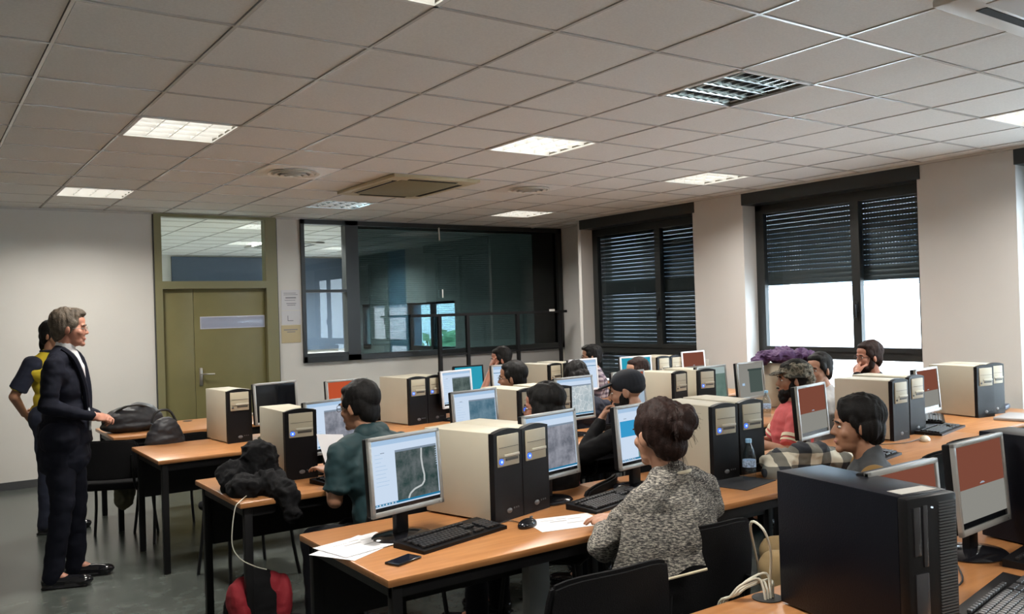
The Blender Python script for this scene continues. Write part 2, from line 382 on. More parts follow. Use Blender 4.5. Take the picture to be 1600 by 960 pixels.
# ---- inner glazed partition in the back wall
par = bpy.data.objects.new('window_7', None); C.objects.link(par); struct(par)
f = MB(); ya, yb = YB-.035, YB+.09; e = .055
f.bx((G0, ya, GZ0), (G0+.045, yb, GZ1)); f.bx((G1-.075, ya, GZ0), (G1, yb, GZ1)); f.bx((G0, ya, GZ1-.055), (G1, yb, GZ1)); f.bx((G0, ya, GZ0), (G1, yb, GZ0+.07))
f.bx((4.46, ya, GZ0), (4.63, yb, GZ1)); f.build('window_frame', FRAMEB, par, smooth=0)
s = MB(); s.bx((3.93, ya+.01, 1.93), (4.46, yb-.02, 1.965)); s.bx((3.93, ya+.01, GZ0+.07), (4.46, yb-.02, GZ0+.11)); s.build('window_sash', FRAMEB, par, smooth=0)
MB().bx((3.93, YB+.02, GZ0+.07), (4.46, YB+.026, GZ1-.05)).build('window_glass', glass('clear_pane', (.88, .93, .95)), par, smooth=0)
MB().bx((4.63, YB+.02, GZ0+.07), (G1-.07, YB+.026, GZ1-.05)).build('window_glass', glass('tinted_pane', (.20, .26, .27), 1.06), par, smooth=0)
b = MB()
for k in range(58):
    z = 1.25+k*.026
    b.bx((4.66, YB+.060, z), (G1-.1, YB+.078, z+.004))
b.build('venetian_blind', mat('blind_slats', (.05, .055, .055), .5), par, smooth=0)
MB().bx((4.66, YB+.055, GZ1-.085), (G1-.1, YB+.085, GZ1-.06)).build('blind_rail', mat('blind_rail', (.45, .45, .44), .4), par, smooth=0)
MB().cyl((5.80, YB-.03, 2.77), (5.805, YB-.03, 2.60), .010).build('blind_wand', mat('wand', (.75, .75, .72), .3), par)
MB().cyl((5.83, YB-.03, 1.95), (5.83, YB-.03, 1.84), .008).build('blind_pull', mat('wand', (.75, .75, .72), .3), par)

# ---- door with transom light
par = bpy.data.objects.new('door_1', None); C.objects.link(par); struct(par)
f = MB(); ya, yb = YB-.03, YB+.10
f.bx((D0, ya, 0), (D0+.075, yb, CH-.01)); f.bx((D1-.135, ya, 0), (D1, yb, CH-.01)); f.bx((D0+.075, ya, CH-.045), (D1-.135, yb, CH-.01)); f.bx((D0+.075, ya, 1.99), (D1-.135, yb, 2.075))
f.build('door_frame', OLIVE2, par, smooth=0)
MB().bx((D0-.012, YB-.012, 0), (D0, YB, CH-.01)).build('door_seal', DGREY, par, smooth=0)
MB().bx((D1, YB-.012, 0), (D1+.014, YB, CH-.01)).build('door_seal', DGREY, par, smooth=0)
MB().bx((D0+.075, YB+.035, .01), (2.63, YB+.075, 1.99), .003).build('door_leaf', OLIVE, par)
MB().bx((2.634, YB+.035, .01), (D1-.135, YB+.075, 1.99), .003).build('door_leaf', OLIVE, par)
MB().bx((2.71, YB+.026, 1.545), (3.43, YB+.034, 1.665), .003).build('vision_panel', glass('frosted', (.75, .78, .84), 1.1, .15), par)
MB().bx((2.70, YB+.030, 1.535), (3.44, YB+.036, 1.675)).build('vision_panel_back', mat('pale_panel', (.62, .63, .70), .25), par)
MB().bx((D0+.075, YB+.04, 2.075), (D1-.135, YB+.046, CH-.045)).build('transom_glass', MATS['clear_pane'], par, smooth=0)
h = MB(); h.bx((2.675, YB+.018, .90), (2.71, YB+.036, 1.10), .005); h.cyl((2.692, YB+.02, 1.03), (2.692, YB-.03, 1.03), .009); h.tube([(2.692, YB-.03, 1.03), (2.74, YB-.035, 1.03), (2.83, YB-.03, 1.025)], .009)
h.build('door_handle', CHROME, par)
# notices beside the door
def paper_wall(x0, x1, z0, z1, m, lines, label):
    o = MB().bx((x0, YB-.004, z0), (x1, YB-.001, z1)).build('wall_notice', m, smooth=0); tag(o, label, 'notice')
    l = MB()
    for (a, b, z, h) in lines: l.bx((x0+a, YB-.0055, z), (x0+b, YB-.004, z+h))
    l.build('printed_text', mat('print_grey', (.22, .22, .25), .8), o, smooth=0)
paper_wall(3.635, 3.865, 1.725, 1.965, mat('notice_white', (.60, .60, .62), .7), [(.03, .18, 1.925, .006), (.03, .20, 1.905, .006), (.05, .18, 1.865, .014), (.04, .17, 1.84, .006), (.06, .18, 1.80, .008), (.07, .17, 1.78, .008)], 'white printed notice between the door and the inner window, upper one')
paper_wall(3.635, 3.865, 1.555, 1.715, MATS['notice_white'], [(.07, .078, 1.60, .06), (.07, .14, 1.595, .008)], 'white notice with an L shaped mark, between the other two notices')
paper_wall(3.625, 3.865, 1.335, 1.545, mat('notice_manila', (.50, .42, .26), .7), [(.03, .20, 1.485, .012), (.07, .17, 1.46, .010)], 'manila coloured notice, lowest of the notices beside the door')

# ---- next room behind the glass: dark board on its far wall and a wall AC
mb = MB(); mb.bx((3.9, YN-.06, 1.0), (7.4, YN-.01, CH-.03)); struct(mb.build('window_8', mat('far_glazing', (.055, .08, .115), .35), smooth=0))
t = thing('teacher_desk', 'pale desk standing in the next room, seen through the narrow pane', 'desk', (5.9, 14.6, 0))
MB().box((0, 0, .74), (1.6, .7, .03), .006).build('desk_top', mat('pale_top', (.62, .64, .66), .4), t)
for sx in (-1, 1):
    for sy in (-1, 1): MB().box((sx*.74, sy*.3, .362), (.04, .04, .725)).build('leg', BLACKM, t)

# ---- outdoors
tag(MB().bx((-20, -30, -3.7), (60, 60, -3.5)).build('ground_outside', mat('paving', (.3, .3, .3), .9, noise_amt=.1, nscale=1), smooth=0), None, None, kind='structure')
bl = thing('building', 'white facade with a band of grey windows seen through the half open shutter', 'building', (16, 0, 0))
b = MB(); b.bx((0, -14, -3.5), (.4, 17, 1.94)); b.bx((0, -14, 3.3), (.4, 17, 7)); b.bx((.25, -14, 1.94), (.4, 17, 3.3))
b.build('wall', mat('render_white', (.80, .81, .82), .9), bl, smooth=0)
for k in range(13):
    y = -13+k*2.3
    f = MB().bx((.10, y, 1.96), (.22, y+1.9, 3.25)).build('window', mat('facade_frame', (.32, .38, .44), .5), bl, smooth=0)
    p = MB(); p.bx((.07, y+.08, 2.02), (.10, y+.9, 3.18)); p.bx((.07, y+1.0, 2.02), (.10, y+1.82, 3.18)); p.build('pane', mat('facade_pane', (.16, .22, .28), .2), f, smooth=0)
LEAF = mat('leaf_green', (.18, .36, .18), .7, noise_amt=.5, nscale=8)
def tree(x, y, h, s, label):
    t = thing('tree', label, 'tree', (x, y, -3.5))
    m = MB(); rr = random.Random(int(x*10+y))
    for k in range(420):
        d = Vector((rr.gauss(0, 1), rr.gauss(0, 1), rr.gauss(0, 1))).normalized()*rr.uniform(.55, 1)
        c = Vector((d.x*s, d.y*s, h+d.z*s*.9)); a = Vector((rr.uniform(-1, 1), rr.uniform(-1, 1), rr.uniform(-1, 1))).normalized()*.3; bq = a.orthogonal().normalized()*.16
        m.poly([c-a, c+bq, c+a, c-bq])
    m.ell((0, 0, h), (s*.75, s*.75, s*.7))
    m.build('foliage', LEAF, t, smooth=0); MB().cyl((0, 0, 0), (0, 0, h), .22, .12).build('trunk', mat('bark', (.12, .09, .06), .9), t)
tree(17, 27.5, 3.0, 2.1, 'green tree outside the next room windows, nearer the facade'); tree(12.0, 33.5, 2.8, 2.1, 'green tree outside the next room windows, further from the facade')

# ------------------------------------------------------------------ ceiling lamps
MIRROR = mat('louvre_mirror', (.62, .64, .62), .16, metal=1); WHITEM = mat('lamp_white', (.75, .75, .73), .5)
LOUVRE_LIT = mat('louvre_lit_white', (.82, .82, .80), .3, metal=.2)  # whiter copy of the mirror louvre, lamp light painted into it
TUBE = emis('tube_lit', (1.0, .955, .86), LAMP_GLOW); TUBEC = emis('tube_cool', (.60, .85, 1.0), LAMP_GLOW*2); TUBEOFF = mat('tube_off', (.62, .62, .6), .3)
def lamp_label(c):
    return {(0, 4): 'lit square ceiling lamp, larger of the two above the men standing at left',
     (0, 9): 'lit square ceiling lamp next to the back wall, left of the door', (4, 3): 'lit square louvred ceiling lamp in the middle of the ceiling',
     (8, 4): 'lit square louvred ceiling lamp above the pier between the two big windows', (4, 0): 'unlit square louvred ceiling lamp with mirror cells',
     (4, 9): 'bluish half lit ceiling lamp beside the near round diffuser and cassette, by the back wall', (8, 9): 'lit square ceiling lamp next to the back wall, above the dark glass',
     (8, -1): 'lit square ceiling lamp cut by the right edge, near the window wall', (0, -1): 'lit square ceiling lamp cut by the top edge of the photo'}.get(c)
for c, st in lamps.items():
    x, y = cellx(c[0])+.3, celly(c[1])+.3
    lab = lamp_label(c) or 'lit square ceiling lamp %s, number %s from the left' % (('of the next room beyond the glass' if y > 10 else 'behind the photographer'), {0: 'one', 4: 'two', 5: 'three', 8: 'four'}[c[0]])
    t = thing('ceiling_lamp', lab, 'ceiling lamp', (x, y, CH), 0, 'square ceiling lamps')
    h = MB(); q = .292
    h.bx((-q, -q, .10), (q, q, .112))
    for sx, sy in ((1, 0), (-1, 0), (0, 1), (0, -1)):
        h.box((sx*q, sy*q, .055), (.008 if sx else 2*q, .008 if sy else 2*q, .115))
        h.box((sx*(q-.002), sy*(q-.002), -.004), (.022 if sx else 2*q+.02, .022 if sy else 2*q+.02, .006))
    h.build('housing', WHITEM, t, smooth=0)
    for k in range(4):
        yy = -.21+.14*k
        lit = st == 'lit' or (st == 'half' and k in (1, 2))
        MB().cyl((-.27, yy, .07), (.27, yy, .07), .016, seg=12).build('fluorescent_tube', (TUBEC if st == 'half' else TUBE) if lit else TUBEOFF, t)
    if st == 'half': MB().bx((-.28, -.14, .092), (.28, .14, .096)).build('reflector_glow', emis('reflector_glow_cool', (.5, .8, 1.0), LAMP_GLOW*1.2), t, smooth=0)  # plate glows itself, standing for cool tube light bounced off it
    if st == 'lit':
        MB().bx((-.28, -.28, .092), (.28, .28, .096)).build('reflector_glow', emis('reflector_glow_warm', (1.0, .95, .85), LAMP_GLOW*.55), t, smooth=0)  # self-glowing plate in place of light reflected from the tubes
    l = MB()
    for k in range(5):
        v = -.28+.14*k
        # parabolic long blades
        l.prism([(-.012, .05), (0, .0), (.012, .05)], .56, Matrix.Translation((0, 0, 0)) @ Matrix.Rotation(-PI/2, 4, 'Z') @ Matrix.Translation((v, -.28, 0)))
    for k in range(1, 8):
        v = -.28+.07*k
        if k % 2 == 0 or st == 'off': l.bx((v-.0025, -.28, .004), (v+.0025, .28, .045))
    l.build('louvre', LOUVRE_LIT if st == 'lit' else MIRROR, t, smooth=0)
    if st != 'off':
        L = bpy.data.lights.new('lamp_light', 'AREA'); L.shape = 'SQUARE'; L.size = .54; L.energy = LAMP_POWER*(1 if st == 'lit' else .3); L.color = (1, .955, .885) if y < 10 else (1, .96, .9); L.spread = math.radians(150)
        if y > 10: L.energy *= 5.5
        lo = bpy.data.objects.new('lamp_light', L); C.objects.link(lo); lo.parent = t; lo.location = (0, 0, -.004)

# AC cassettes
ACB = mat('cassette_cream', (.50, .43, .27), .45); ACG = mat('cassette_grille', (.235, .21, .12), .6, noise_amt=.1, nscale=200)
ACW = mat('cassette_white', (.62, .60, .55), .4); ACW2 = mat('cassette_white_grille', (.5, .49, .46), .5)
def cassette(x0, y0, x1, y1, m1, m2, label):
    cx, cy = (x0+x1)/2, (y0+y1)/2; a, b = (x1-x0)/2, (y1-y0)/2
    t = thing('air_conditioner', label, 'air conditioner', (cx, cy, CH), 0)
    p = MB(); w_ = .15
    for s1 in (-1, 1):
        p.box((s1*(a-w_/2), 0, -.018), (w_, 2*b, .030), .006); p.box((0, s1*(b-w_/2), -.0182), (2*a-.01, w_, .030), .006)
    p.build('panel', m1, t)
    MB().box((0, 0, -.028), (2*(a-w_)+.02, 2*(b-w_)+.02, .018), .005).build('intake_grille', m2, t)
    sl = mat('vent_slot', (.01, .009, .007), .9)
    for s1 in (-1, 1):
        MB().box((s1*(a-.10), 0, -.0345), (.045, 2*(b-.19), .004)).build('air_slot', sl, t, smooth=0)
        MB().box((0, s1*(b-.10), -.0345), (2*(a-.19), .045, .004)).build('air_slot', sl, t, smooth=0)
        f = MB(); f.box((s1*(a-.066), 0, -.036), (.022, 2*(b-.20), .004)); f.build('flap', m1, t, smooth=0)
cassette(3.40, 6.53, 4.27, 7.72, ACB, ACG, 'cream ceiling air conditioner cassette with olive grille, near the dark glass partition')
cassette(4.55, 12.9, 5.45, 14.1, ACW, ACW2, 'ceiling air conditioner cassette of the next room, seen through the glass over the door')
cassette(3.42, .66, 4.28, 1.86, ACW, ACW2, 'white ceiling air conditioner cassette cut by the top right corner')
for (ci, cj, lab) in ((2, 6, 'round ceiling diffuser in a white tile with painted glare, left of the cream cassette'), (6, 6, 'round ceiling diffuser right of the cream cassette')):
    t = thing('ceiling_diffuser', lab, 'vent', (cellx(ci)+.3, celly(cj)+.3, CH), 0, 'round ceiling diffusers')
    MB().box((0, 0, -.004), (.58, .58, .006), .002).build('plate', mat('diffuser_glare_white', (.92, .91, .88), .5) if ci == 2 else TILE, t)  # left plate made extra white, light glare painted into its colour
    r = MB()
    for k, (ro, zz) in enumerate(((.21, -.010), (.16, -.018), (.11, -.026), (.06, -.032))):
        r.lathe([(ro-.03, -.008), (ro-.028, zz-.006), (ro, zz-.012), (ro+.004, zz-.010), (ro-.02, -.006)], (0, 0, 0), 36)
    r.build('ring', mat('diffuser_ring', (.82, .80, .74), .5), t)

# ------------------------------------------------------------------ desks
DH = .74
def desk(x0, x1, y0, y1, label, group='desk rows', name='computer_desk'):
    t = thing(name, label, 'desk', (x0, y0, 0), 0, group); W, D = x1-x0, y1-y0
    MB().bx((.001, 0, DH-.028), (W-.001, D, DH), .006).build('desk_top', WOOD, t)
    a = MB(); a.bx((.03, .035, DH-.078), (W-.03, .06, DH-.028)); a.bx((.03, D-.06, DH-.078), (W-.03, D-.035, DH-.028)); a.bx((.035, .06, DH-.078), (.06, D-.06, DH-.028)); a.bx((W-.06, .06, DH-.078), (W-.035, D-.06, DH-.028))
    a.build('apron', BLACKM, t, smooth=0)
    MB().bx((.07, D-.05, .38), (W-.07, D-.035, DH-.08)).build('modesty_panel', BLACKM, t, smooth=0)
    for sx in (.05, W-.05):
        for sy in (.05, D-.05):
            MB().box((sx, sy, (DH-.03)/2), (.04, .04, DH-.03), .004).build('leg', BLACKM, t)
    MB().lathe([(.036, .0), (.04, .001), (.04, .003), (.03, .0035)], (W/2, D-.12, DH)).build('cable_grommet', BLKC, t)
    return t
row_y = {1: (2.61, 3.41), 2: (4.17, 4.97), 3: (5.83, 6.63), 4: (7.28, 8.08)}
rown = {1: 'second row', 2: 'third row', 3: 'fourth row', 4: 'back row'}
posn = ['left end desk', 'second desk from left', 'third desk from left', 'window end desk']
for r in (1, 2, 3, 4):
    for k in range(4):
        x0 = 1.29+k*1.46; dy = 0
        y0, y1 = row_y[r]
        if r == 1 and k == 3: y0 += .28; y1 += .28
        desk(x0, x0+1.46, y0+dy, y1+dy, 'beech topped desk, %s of the %s' % (posn[k], rown[r]))
desk(1.68, 3.10, .95, 1.76, 'beech topped desk with a cable hole in the near corner, closest to the camera')
desk(3.10, 4.55, .95, 1.76, 'beech topped desk carrying the keyboards at the right edge of the photo')
# grey cable ducts under the desk row
for x, y, lab in ((2.40, 3.30, 'grey metal cable duct standing under the second row desk below the beige pair of computers'),):
    tag(MB().bx((x-.06, y-.03, 0), (x+.06, y+.03, .66), .004).build('cable_duct', mat('duct_grey', (.22, .22, .21), .4), smooth=30), lab, 'cable duct')

# ------------------------------------------------------------------ computers
def tower(x, y, rz, label, h=.385, wd=.182, dp=.41, led=True, slot=0, group='beige tower computers'):
    """x,y: front left bottom corner"""
    t = thing('tower_computer', label, 'computer', (x, y, DH), rz, group)
    MB().bx((0, .022, .008), (wd, dp, h-.008), .004).build('case', BEIGE, t)
    pr = [(0, 0), (wd, 0), (wd, h-.012)] + [(wd-wd*k/10, h-.012+.014*math.sin(PI*k/10)) for k in range(1, 10)] + [(0, h-.012)]
    MB().prism(pr, .028).build('front_panel', BLACKP, t, smooth=0)
    b = MB(); zb = h*.60
    b.bx((.022, -.005, zb), (wd-.022, .004, h-.022), .003)
    bay = b.build('drive_bay', BEIGE2, t)
    q = MB()
    for zz in (h-.075, h-.118): q.bx((.03, -.0065, zz), (wd-.028, -.004, zz+.0018))
    if slot == 0: q.bx((.07, -.0072, zb+.022), (wd-.032, -.004, zb+.033))
    else: q.bx((.07, -.0072, zb+.045), (wd-.026, -.004, zb+.049))
    q.build('drive_slot', SLOT, bay, smooth=0)
    d = MB(); d.bx((.06, -.010, zb+.038), (wd-.024, -.005, zb+.050), .002); d.build('drive_tray', BEIGE, bay)
    if led: MB().cyl((.040, -.009, zb+.022), (.040, -.004, zb+.022), .0125).build('power_button', LED, t); MB().cyl((.040, -.0105, zb+.022), (.040, -.008, zb+.022), .0055).build('power_light', LEDW, t)
    else: MB().cyl((.038, -.009, zb+.022), (.038, -.004, zb+.022), .007).build('power_button', DGREY, t)
    MB().ell((wd/2, -.001, .040), (.017, .003, .011)).build('badge', mat('badge_silver', (.12, .12, .125), .3), t)
    g = MB()
    for k in range(3): g.cyl((wd-.06+k*.014, -.002, .046), (wd-.06+k*.014, .002, .046), .004, seg=10)
    g.build('front_ports', mat('port_grey', (.07, .07, .075), .5), t)
    return t
RZ = math.radians
def pair(x, y, deg, labs, **k):
    a = RZ(deg); tower(x, y, a, labs[0], **k); tower(x+.187*math.cos(a), y+.187*math.sin(a), a, labs[1], slot=1, **k)
pair(1.985, 3.00, 15, ('beige tower computer, left one of the pair on the second row beside the open keyboard', 'beige tower computer, right one of the pair on the second row beside the open keyboard'))
tower(1.665, 4.56, RZ(0), 'beige tower computer behind the black jacket, third row left end')
tower(1.86, 6.24, RZ(5), 'beige tower computer on the fourth row left end, in front of the door', led=False)
pair(3.26, 6.12, 8, ('beige tower computer, left of the pair behind the man in teal', 'beige tower computer, right of the pair behind the man in teal'))
tower(3.20, 4.52, RZ(4), 'beige tower computer behind the long haired woman, left of two'); tower(3.44, 4.50, RZ(2), 'beige tower computer with lit blue button right behind the long haired woman')
tower(4.93, 6.46, RZ(12), 'beige tower computer behind the man with glasses, left of two', led=False); tower(5.16, 6.52, RZ(4), 'beige tower computer partly hidden by the bowed dark head', led=False)
tower(4.80, 4.72, RZ(11), 'beige tower computer behind the man in the cap, left one turned sideways', led=False); tower(5.09, 4.74, RZ(-4), 'beige tower computer with blue light left of the greenish screen')
tower(3.29, 2.98, RZ(-2), 'beige tower computer just right of the woman in grey, front one'); tower(3.515, 3.00, RZ(-2), 'beige tower computer behind the water bottle', slot=0)
pair(6.22, 6.34, 1, ('beige tower computer, left of the pair in front of the closed shutters', 'beige tower computer, right of the pair in front of the closed shutters'), led=False)
tower(5.03, 3.07, RZ(1), 'beige tower computer behind the boy, left one', led=False); tower(5.34, 3.14, RZ(1), 'beige tower computer behind the boy, right one beside the red screen', led=False)
tower(6.40, 3.24, RZ(-10), 'beige tower computer in front of the right pier, nearer one', led=False); tower(6.63, 3.27, RZ(-8), 'beige tower computer in front of the right pier, half hidden one', led=False)
tower(6.05, 4.52, RZ(8), 'beige tower computer under the purple coat', led=False)

def black_tower(x, y, rz, label, h=.39, wd=.178, dp=.46):
    t = thing('black_tower_computer', label, 'computer', (x, y, DH), rz, 'large black tower computers')
    MB().bx((0, .03, .006), (wd, dp, h), .004).build('case', TOWERBLACK, t)
    MB().bx((0, 0, .002), (wd, .034, h-.001), .008).build('front_panel', BLACKP, t)
    v = MB()
    for k in range(46): v.bx((.108, -.0028, .03+k*.0075), (.168, .002, .033+k*.0075))
    v.build('vent_grille', DGREY, t, smooth=0)
    b = MB(); b.bx((.018, -.004, .245), (.042, .002, .365), .002); b.bx((.050, -.004, .215), (.066, .002, .368), .002); b.bx((.02, -.004, .03), (.066, .002, .20), .002); b.build('drive_bay', mat('bay_dark', (.028, .028, .032), .25), t)
    MB().cyl((.084, -.005, .035), (.084, .002, .035), .0085).build('badge', mat('badge_gold', (.32, .29, .22), .3, metal=.8), t)
    MB().cyl((.084, -.004, .360), (.084, .002, .360), .0022).build('indicator_light', emis('led_white', (.7, .85, 1), 1.2), t)
    l = MB(); l.mi = 0; l.box((wd*.52, .065, h+.0006), (.125, .045, .001)); l.build('label_sticker', mat('sticker', (.48, .46, .42), .6), t, smooth=0)
    return t
black_tower(2.005, 1.195, RZ(-10), 'large black tower computer with a pale sticker on top, in front of the boy')
black_tower(3.165, 1.18, RZ(-8), 'large black tower computer cut by the right edge behind the red and white screen')

# screens
WHT = emis('scr_white', (.62, .74, .90), .95); BAR = emis('scr_bar', (.42, .60, .82), .9); TASK = emis('scr_taskbar', (.02, .22, .42), .8); TXT = emis('scr_text', (.30, .38, .48), .7)
SBLK = mat('screen_black', (.006, .007, .009), .12)
RIV = emis('scr_river', (.62, .66, .66), .8)
REDS = emis('scr_red', (.62, .105, .04), .75); REDD = emis('scr_red_dim', (.225, .075, .048), .85); PALES = emis('scr_pale', (.40, .50, .60), .9); PALED = emis('scr_pale_dim', (.31, .305, .275), .8)
CYAN = emis('scr_cyan', (.03, .36, .50), .9); BLUEP = emis('scr_blue', (.04, .33, .62), .95); WTXT = emis('scr_wtext', (.8, .85, .9), .8)
def screen(kind, W, H, par, seed=0):
    m = MB(); mats = []; lay = [0]
    def R(u0, v0, u1, v1, mt):
        if mt not in mats: mats.append(mt)
        m.mi = mats.index(mt); lay[0] += 1; y = -.0006*lay[0]/3
        m.poly([((u0-.5)*W, y, v0*H), ((u1-.5)*W, y, v0*H), ((u1-.5)*W, y, v1*H), ((u0-.5)*W, y, v1*H)])
    rr = random.Random(seed)
    if kind == 'off': R(0, 0, 1, 1, SBLK)
    elif kind == 'dimgreen':
        R(0, 0, 1, 1, emis_map('map_dimgreen', (.09, .15, .13), (.15, .22, .19), 6, 1)); R(0, .80, 1, 1, emis('scr_greenwhite', (.38, .47, .46), .9))
    elif kind.startswith('gis'):
        mp = {'gis': emis_map('map_grey', (.028, .055, .052), (.13, .15, .155), 16, 1), 'gisb': emis_map('map_blue', (.06, .14, .20), (.17, .27, .34), 9, 1), 'gisl': emis_map('map_light', (.13, .14, .17), (.34, .35, .40), 12, 1),
              'gisw': emis_map('map_roads', (.36, .44, .48), (.55, .60, .62), 14, 1, True), 'gisg': emis_map('map_green', (.05, .19, .18), (.24, .33, .29), 18, 1), 'gisd': emis_map('map_dim', (.05, .075, .07), (.14, .18, .17), 10, 1)}[kind]
        R(0, 0, 1, 1, SBLK); R(0, .055, 1, 1, WHT); R(0, .93, 1, 1, BAR); R(.0, .075, 1, .105, TASK)
        for k in range(7): R(.02+.045*k, .08, .045+.045*k, .10, WTXT if k % 2 else BAR)
        x0 = .34 if kind != 'gisw' else .06
        if kind == 'gisg':
            R(.03, .50, .37, .78, BLUEP); x0 = .40
        R(x0, .105, .985, .83, mp); R(x0, .80, .985, .83, TXT)
        for k in range(9 if kind != 'gisw' else 0):
            z = .80-.055*k; ln = rr.uniform(.06, .22)
            if not (kind == 'gisg'): R(.04, z, .04+ln, z+.006, BAR)
        R(.12, .815, .18, .825, TXT)
        for k in range(8): R(.955, .76-.035*k, .975, .772-.035*k, PALES)
        if kind == 'gis':
            pts = [(.50, .105), (.53, .17), (.60, .22), (.72, .255), (.76, .31), (.765, .40), (.745, .52), (.735, .66), (.745, .80)]
            if RIV not in mats: mats.append(RIV)
            m.mi = mats.index(RIV)
            for (a, b), (c, d) in zip(pts, pts[1:]):
                t = Vector((c-a, d-b)).normalized()*.013; nx, nz = t.y, -t.x
                m.poly([((a-nx-.5)*W, -.0035, (b-nz)*H), ((a+nx-.5)*W, -.0035, (b+nz)*H), ((c+nx-.5)*W, -.0035, (d+nz)*H), ((c-nx-.5)*W, -.0035, (d-nz)*H)])
    elif kind in ('red', 'redd'):
        R(0, 0, 1, 1, SBLK); a, b = (REDS, PALES) if kind == 'red' else (REDD, PALED)
        R(0, .075, 1, 1, b); R(0, .47, 1, 1, a)
        R(.46, .495, .56, .505, WTXT if kind == 'red' else PALES); R(.48, .508, .54, .516, PALES)
    elif kind == 'cyan':
        R(0, 0, 1, 1, CYAN)
        for k in range(5): R(.25+.05*(k % 2), .72-.07*k, .60-.04*(k % 3), .726-.07*k, PALES)
        R(0, 0, 1, .05, TASK)
    elif kind == 'grey':
        R(0, 0, 1, 1, PALED); R(.42, .12, .95, .78, emis('scr_dark_window', (.075, .10, .09), .9)); R(.38, .78, .97, .84, emis('scr_dark_bar', (.05, .07, .065), .9)); R(.12, .35, .22, .42, BAR)
    elif kind == 'doc':
        R(0, 0, 1, 1, WHT); R(0, .9, 1, 1, BAR); R(0, .78, 1, .80, TASK)
        for k in range(6): R(.1, .7-.08*k, rr.uniform(.4, .8), .706-.08*k, TXT)
    return m.build('screen', mats, par, smooth=0)
def monitor(x, y, th, kind, label, zt=1.155, W=.37, H=.305, bez=None, tilt=4, group='flat screen monitors'):
    """x,y: centre of the front of the panel, zt: top height"""
    t = thing('monitor', label, 'monitor', (x, y, DH), th, group); zc = zt-DH-H/2
    M = Matrix.Rotation(RZ(-tilt), 4, 'X')
    p = bpy.data.objects.new('panel', None)
    f = MB(); b = .016; T = Matrix.Identity(4)
    bot = .020
    f.box((-(W-b)/2, 0, 0), (b, .016, H), .003); f.box(((W-b)/2, 0, 0), (b, .016, H), .003); f.box((0, 0, (H-b)/2), (W, .016, b), .003); f.box((0, 0, -(H-bot)/2), (W, .016, bot), .003)
    fr = f.build('bezel', bez or SILVER, t); fr.location = (0, .008, zc); fr.rotation_euler.x = RZ(-tilt)
    s = MB(); s.box((0, .022, 0), (W-.006, .028, H-.006), .006); s.box((0, .045, -.01), (W*.62, .03, H*.6), .012)
    sh = s.build('rear_shell', BLACKP, t); sh.location = (0, .008, zc); sh.rotation_euler.x = RZ(-tilt)
    sc = screen(kind, W-2*b, H-b-bot, fr, seed=int(x*100)); sc.location = (0, -.001, -(H/2)+bot)
    if kind != 'off' or True: MB().cyl((W*.42, -.0085, -H/2+.009), (W*.42, -.007, -H/2+.009), .0025, seg=8).build('power_button', DGREY, fr)
    n = MB(); n.box((0, .052, (zc-.02)/2+.005), (.065, .03, zc-.0), .008); n.build('stand_neck', BLACKP, t)
    bs = MB(); bs.lathe([(.125, 0), (.128, .004), (.12, .010), (.06, .018), (.02, .022)], (0, 0, 0), 36, Matrix.Diagonal((1, .86, 1, 1)))
    o = bs.build('stand_base', GLOSSB, t); o.location = (0, .045, .001)
    return t
monitor(1.605, 3.045, RZ(13), 'gis', 'silver monitor with an aerial map and a white winding road, nearest screen at left')
monitor(2.42, 3.16, RZ(12), 'gisl', 'silver monitor with a pale grey map right of the nearest pair of towers', zt=1.155)
monitor(2.93, 3.11, RZ(10), 'gisg', 'silver monitor with a blue square and green map, in front of the woman in grey')
monitor(4.235, 3.07, RZ(11), 'redd', 'monitor with dim red and grey screen left of the boy\'s head')
monitor(5.68, 3.20, RZ(8), 'redd', 'monitor with dim red and grey screen at the row end before the right pier')
monitor(1.975, 4.63, RZ(15), 'gis2' if False else 'gisl', 'silver monitor showing a grey map in front of the man in teal')
monitor(2.83, 4.45, RZ(10), 'gisb', 'silver monitor with a blue relief map behind the nearest pair of towers')
monitor(3.83, 4.72, RZ(6), 'gisw', 'monitor with a pale street plan beside the man in the cap')
monitor(4.40, 4.78, RZ(8), 'red', 'monitor with bright red and white screen hidden behind the man in the cap')
monitor(5.30, 4.78, RZ(4), 'dimgreen', 'monitor with a dim green map, right of the blue lit tower', zt=1.14)
monitor(5.70, 4.72, RZ(5), 'grey', 'grey monitor turned away with a dark window on screen, left of the purple coat', zt=1.15)
monitor(2.235, 6.27, RZ(14), 'off', 'switched off black monitor in front of the door')
monitor(2.70, 6.03, RZ(10), 'red', 'monitor with bright red and white screen left of the teal man\'s head')
monitor(3.72, 6.13, RZ(16), 'gisd', 'white monitor with a dark map in front of the black screen, fourth row', bez=mat('white_bezel', (.70, .72, .76), .4))
monitor(4.41, 6.38, RZ(5), 'doc', 'monitor with a white document left of the man with glasses')
monitor(5.27, 6.36, RZ(4), 'doc', 'pale monitor behind the bowed dark head', bez=MATS['white_bezel'])
monitor(5.80, 6.20, RZ(-8), 'cyan', 'monitor with a cyan desktop in front of the closed shutters', bez=MATS['white_bezel'])
monitor(6.74, 6.33, RZ(4), 'redd', 'monitor with a red screen beside the pair before the closed shutters', bez=MATS['white_bezel'])
monitor(4.85, 7.75, RZ(0), 'cyan', 'black framed monitor with a blue screen on the back row', zt=1.07, bez=BLACKP)
monitor(2.985, 1.50, RZ(3), 'redd', 'silver monitor with a dim red and grey screen nearest the right edge', zt=1.142)
monitor(2.36, 1.40, RZ(0), 'redd', 'silver monitor with a dim red screen half hidden by the near black computer', zt=1.142, W=.36)

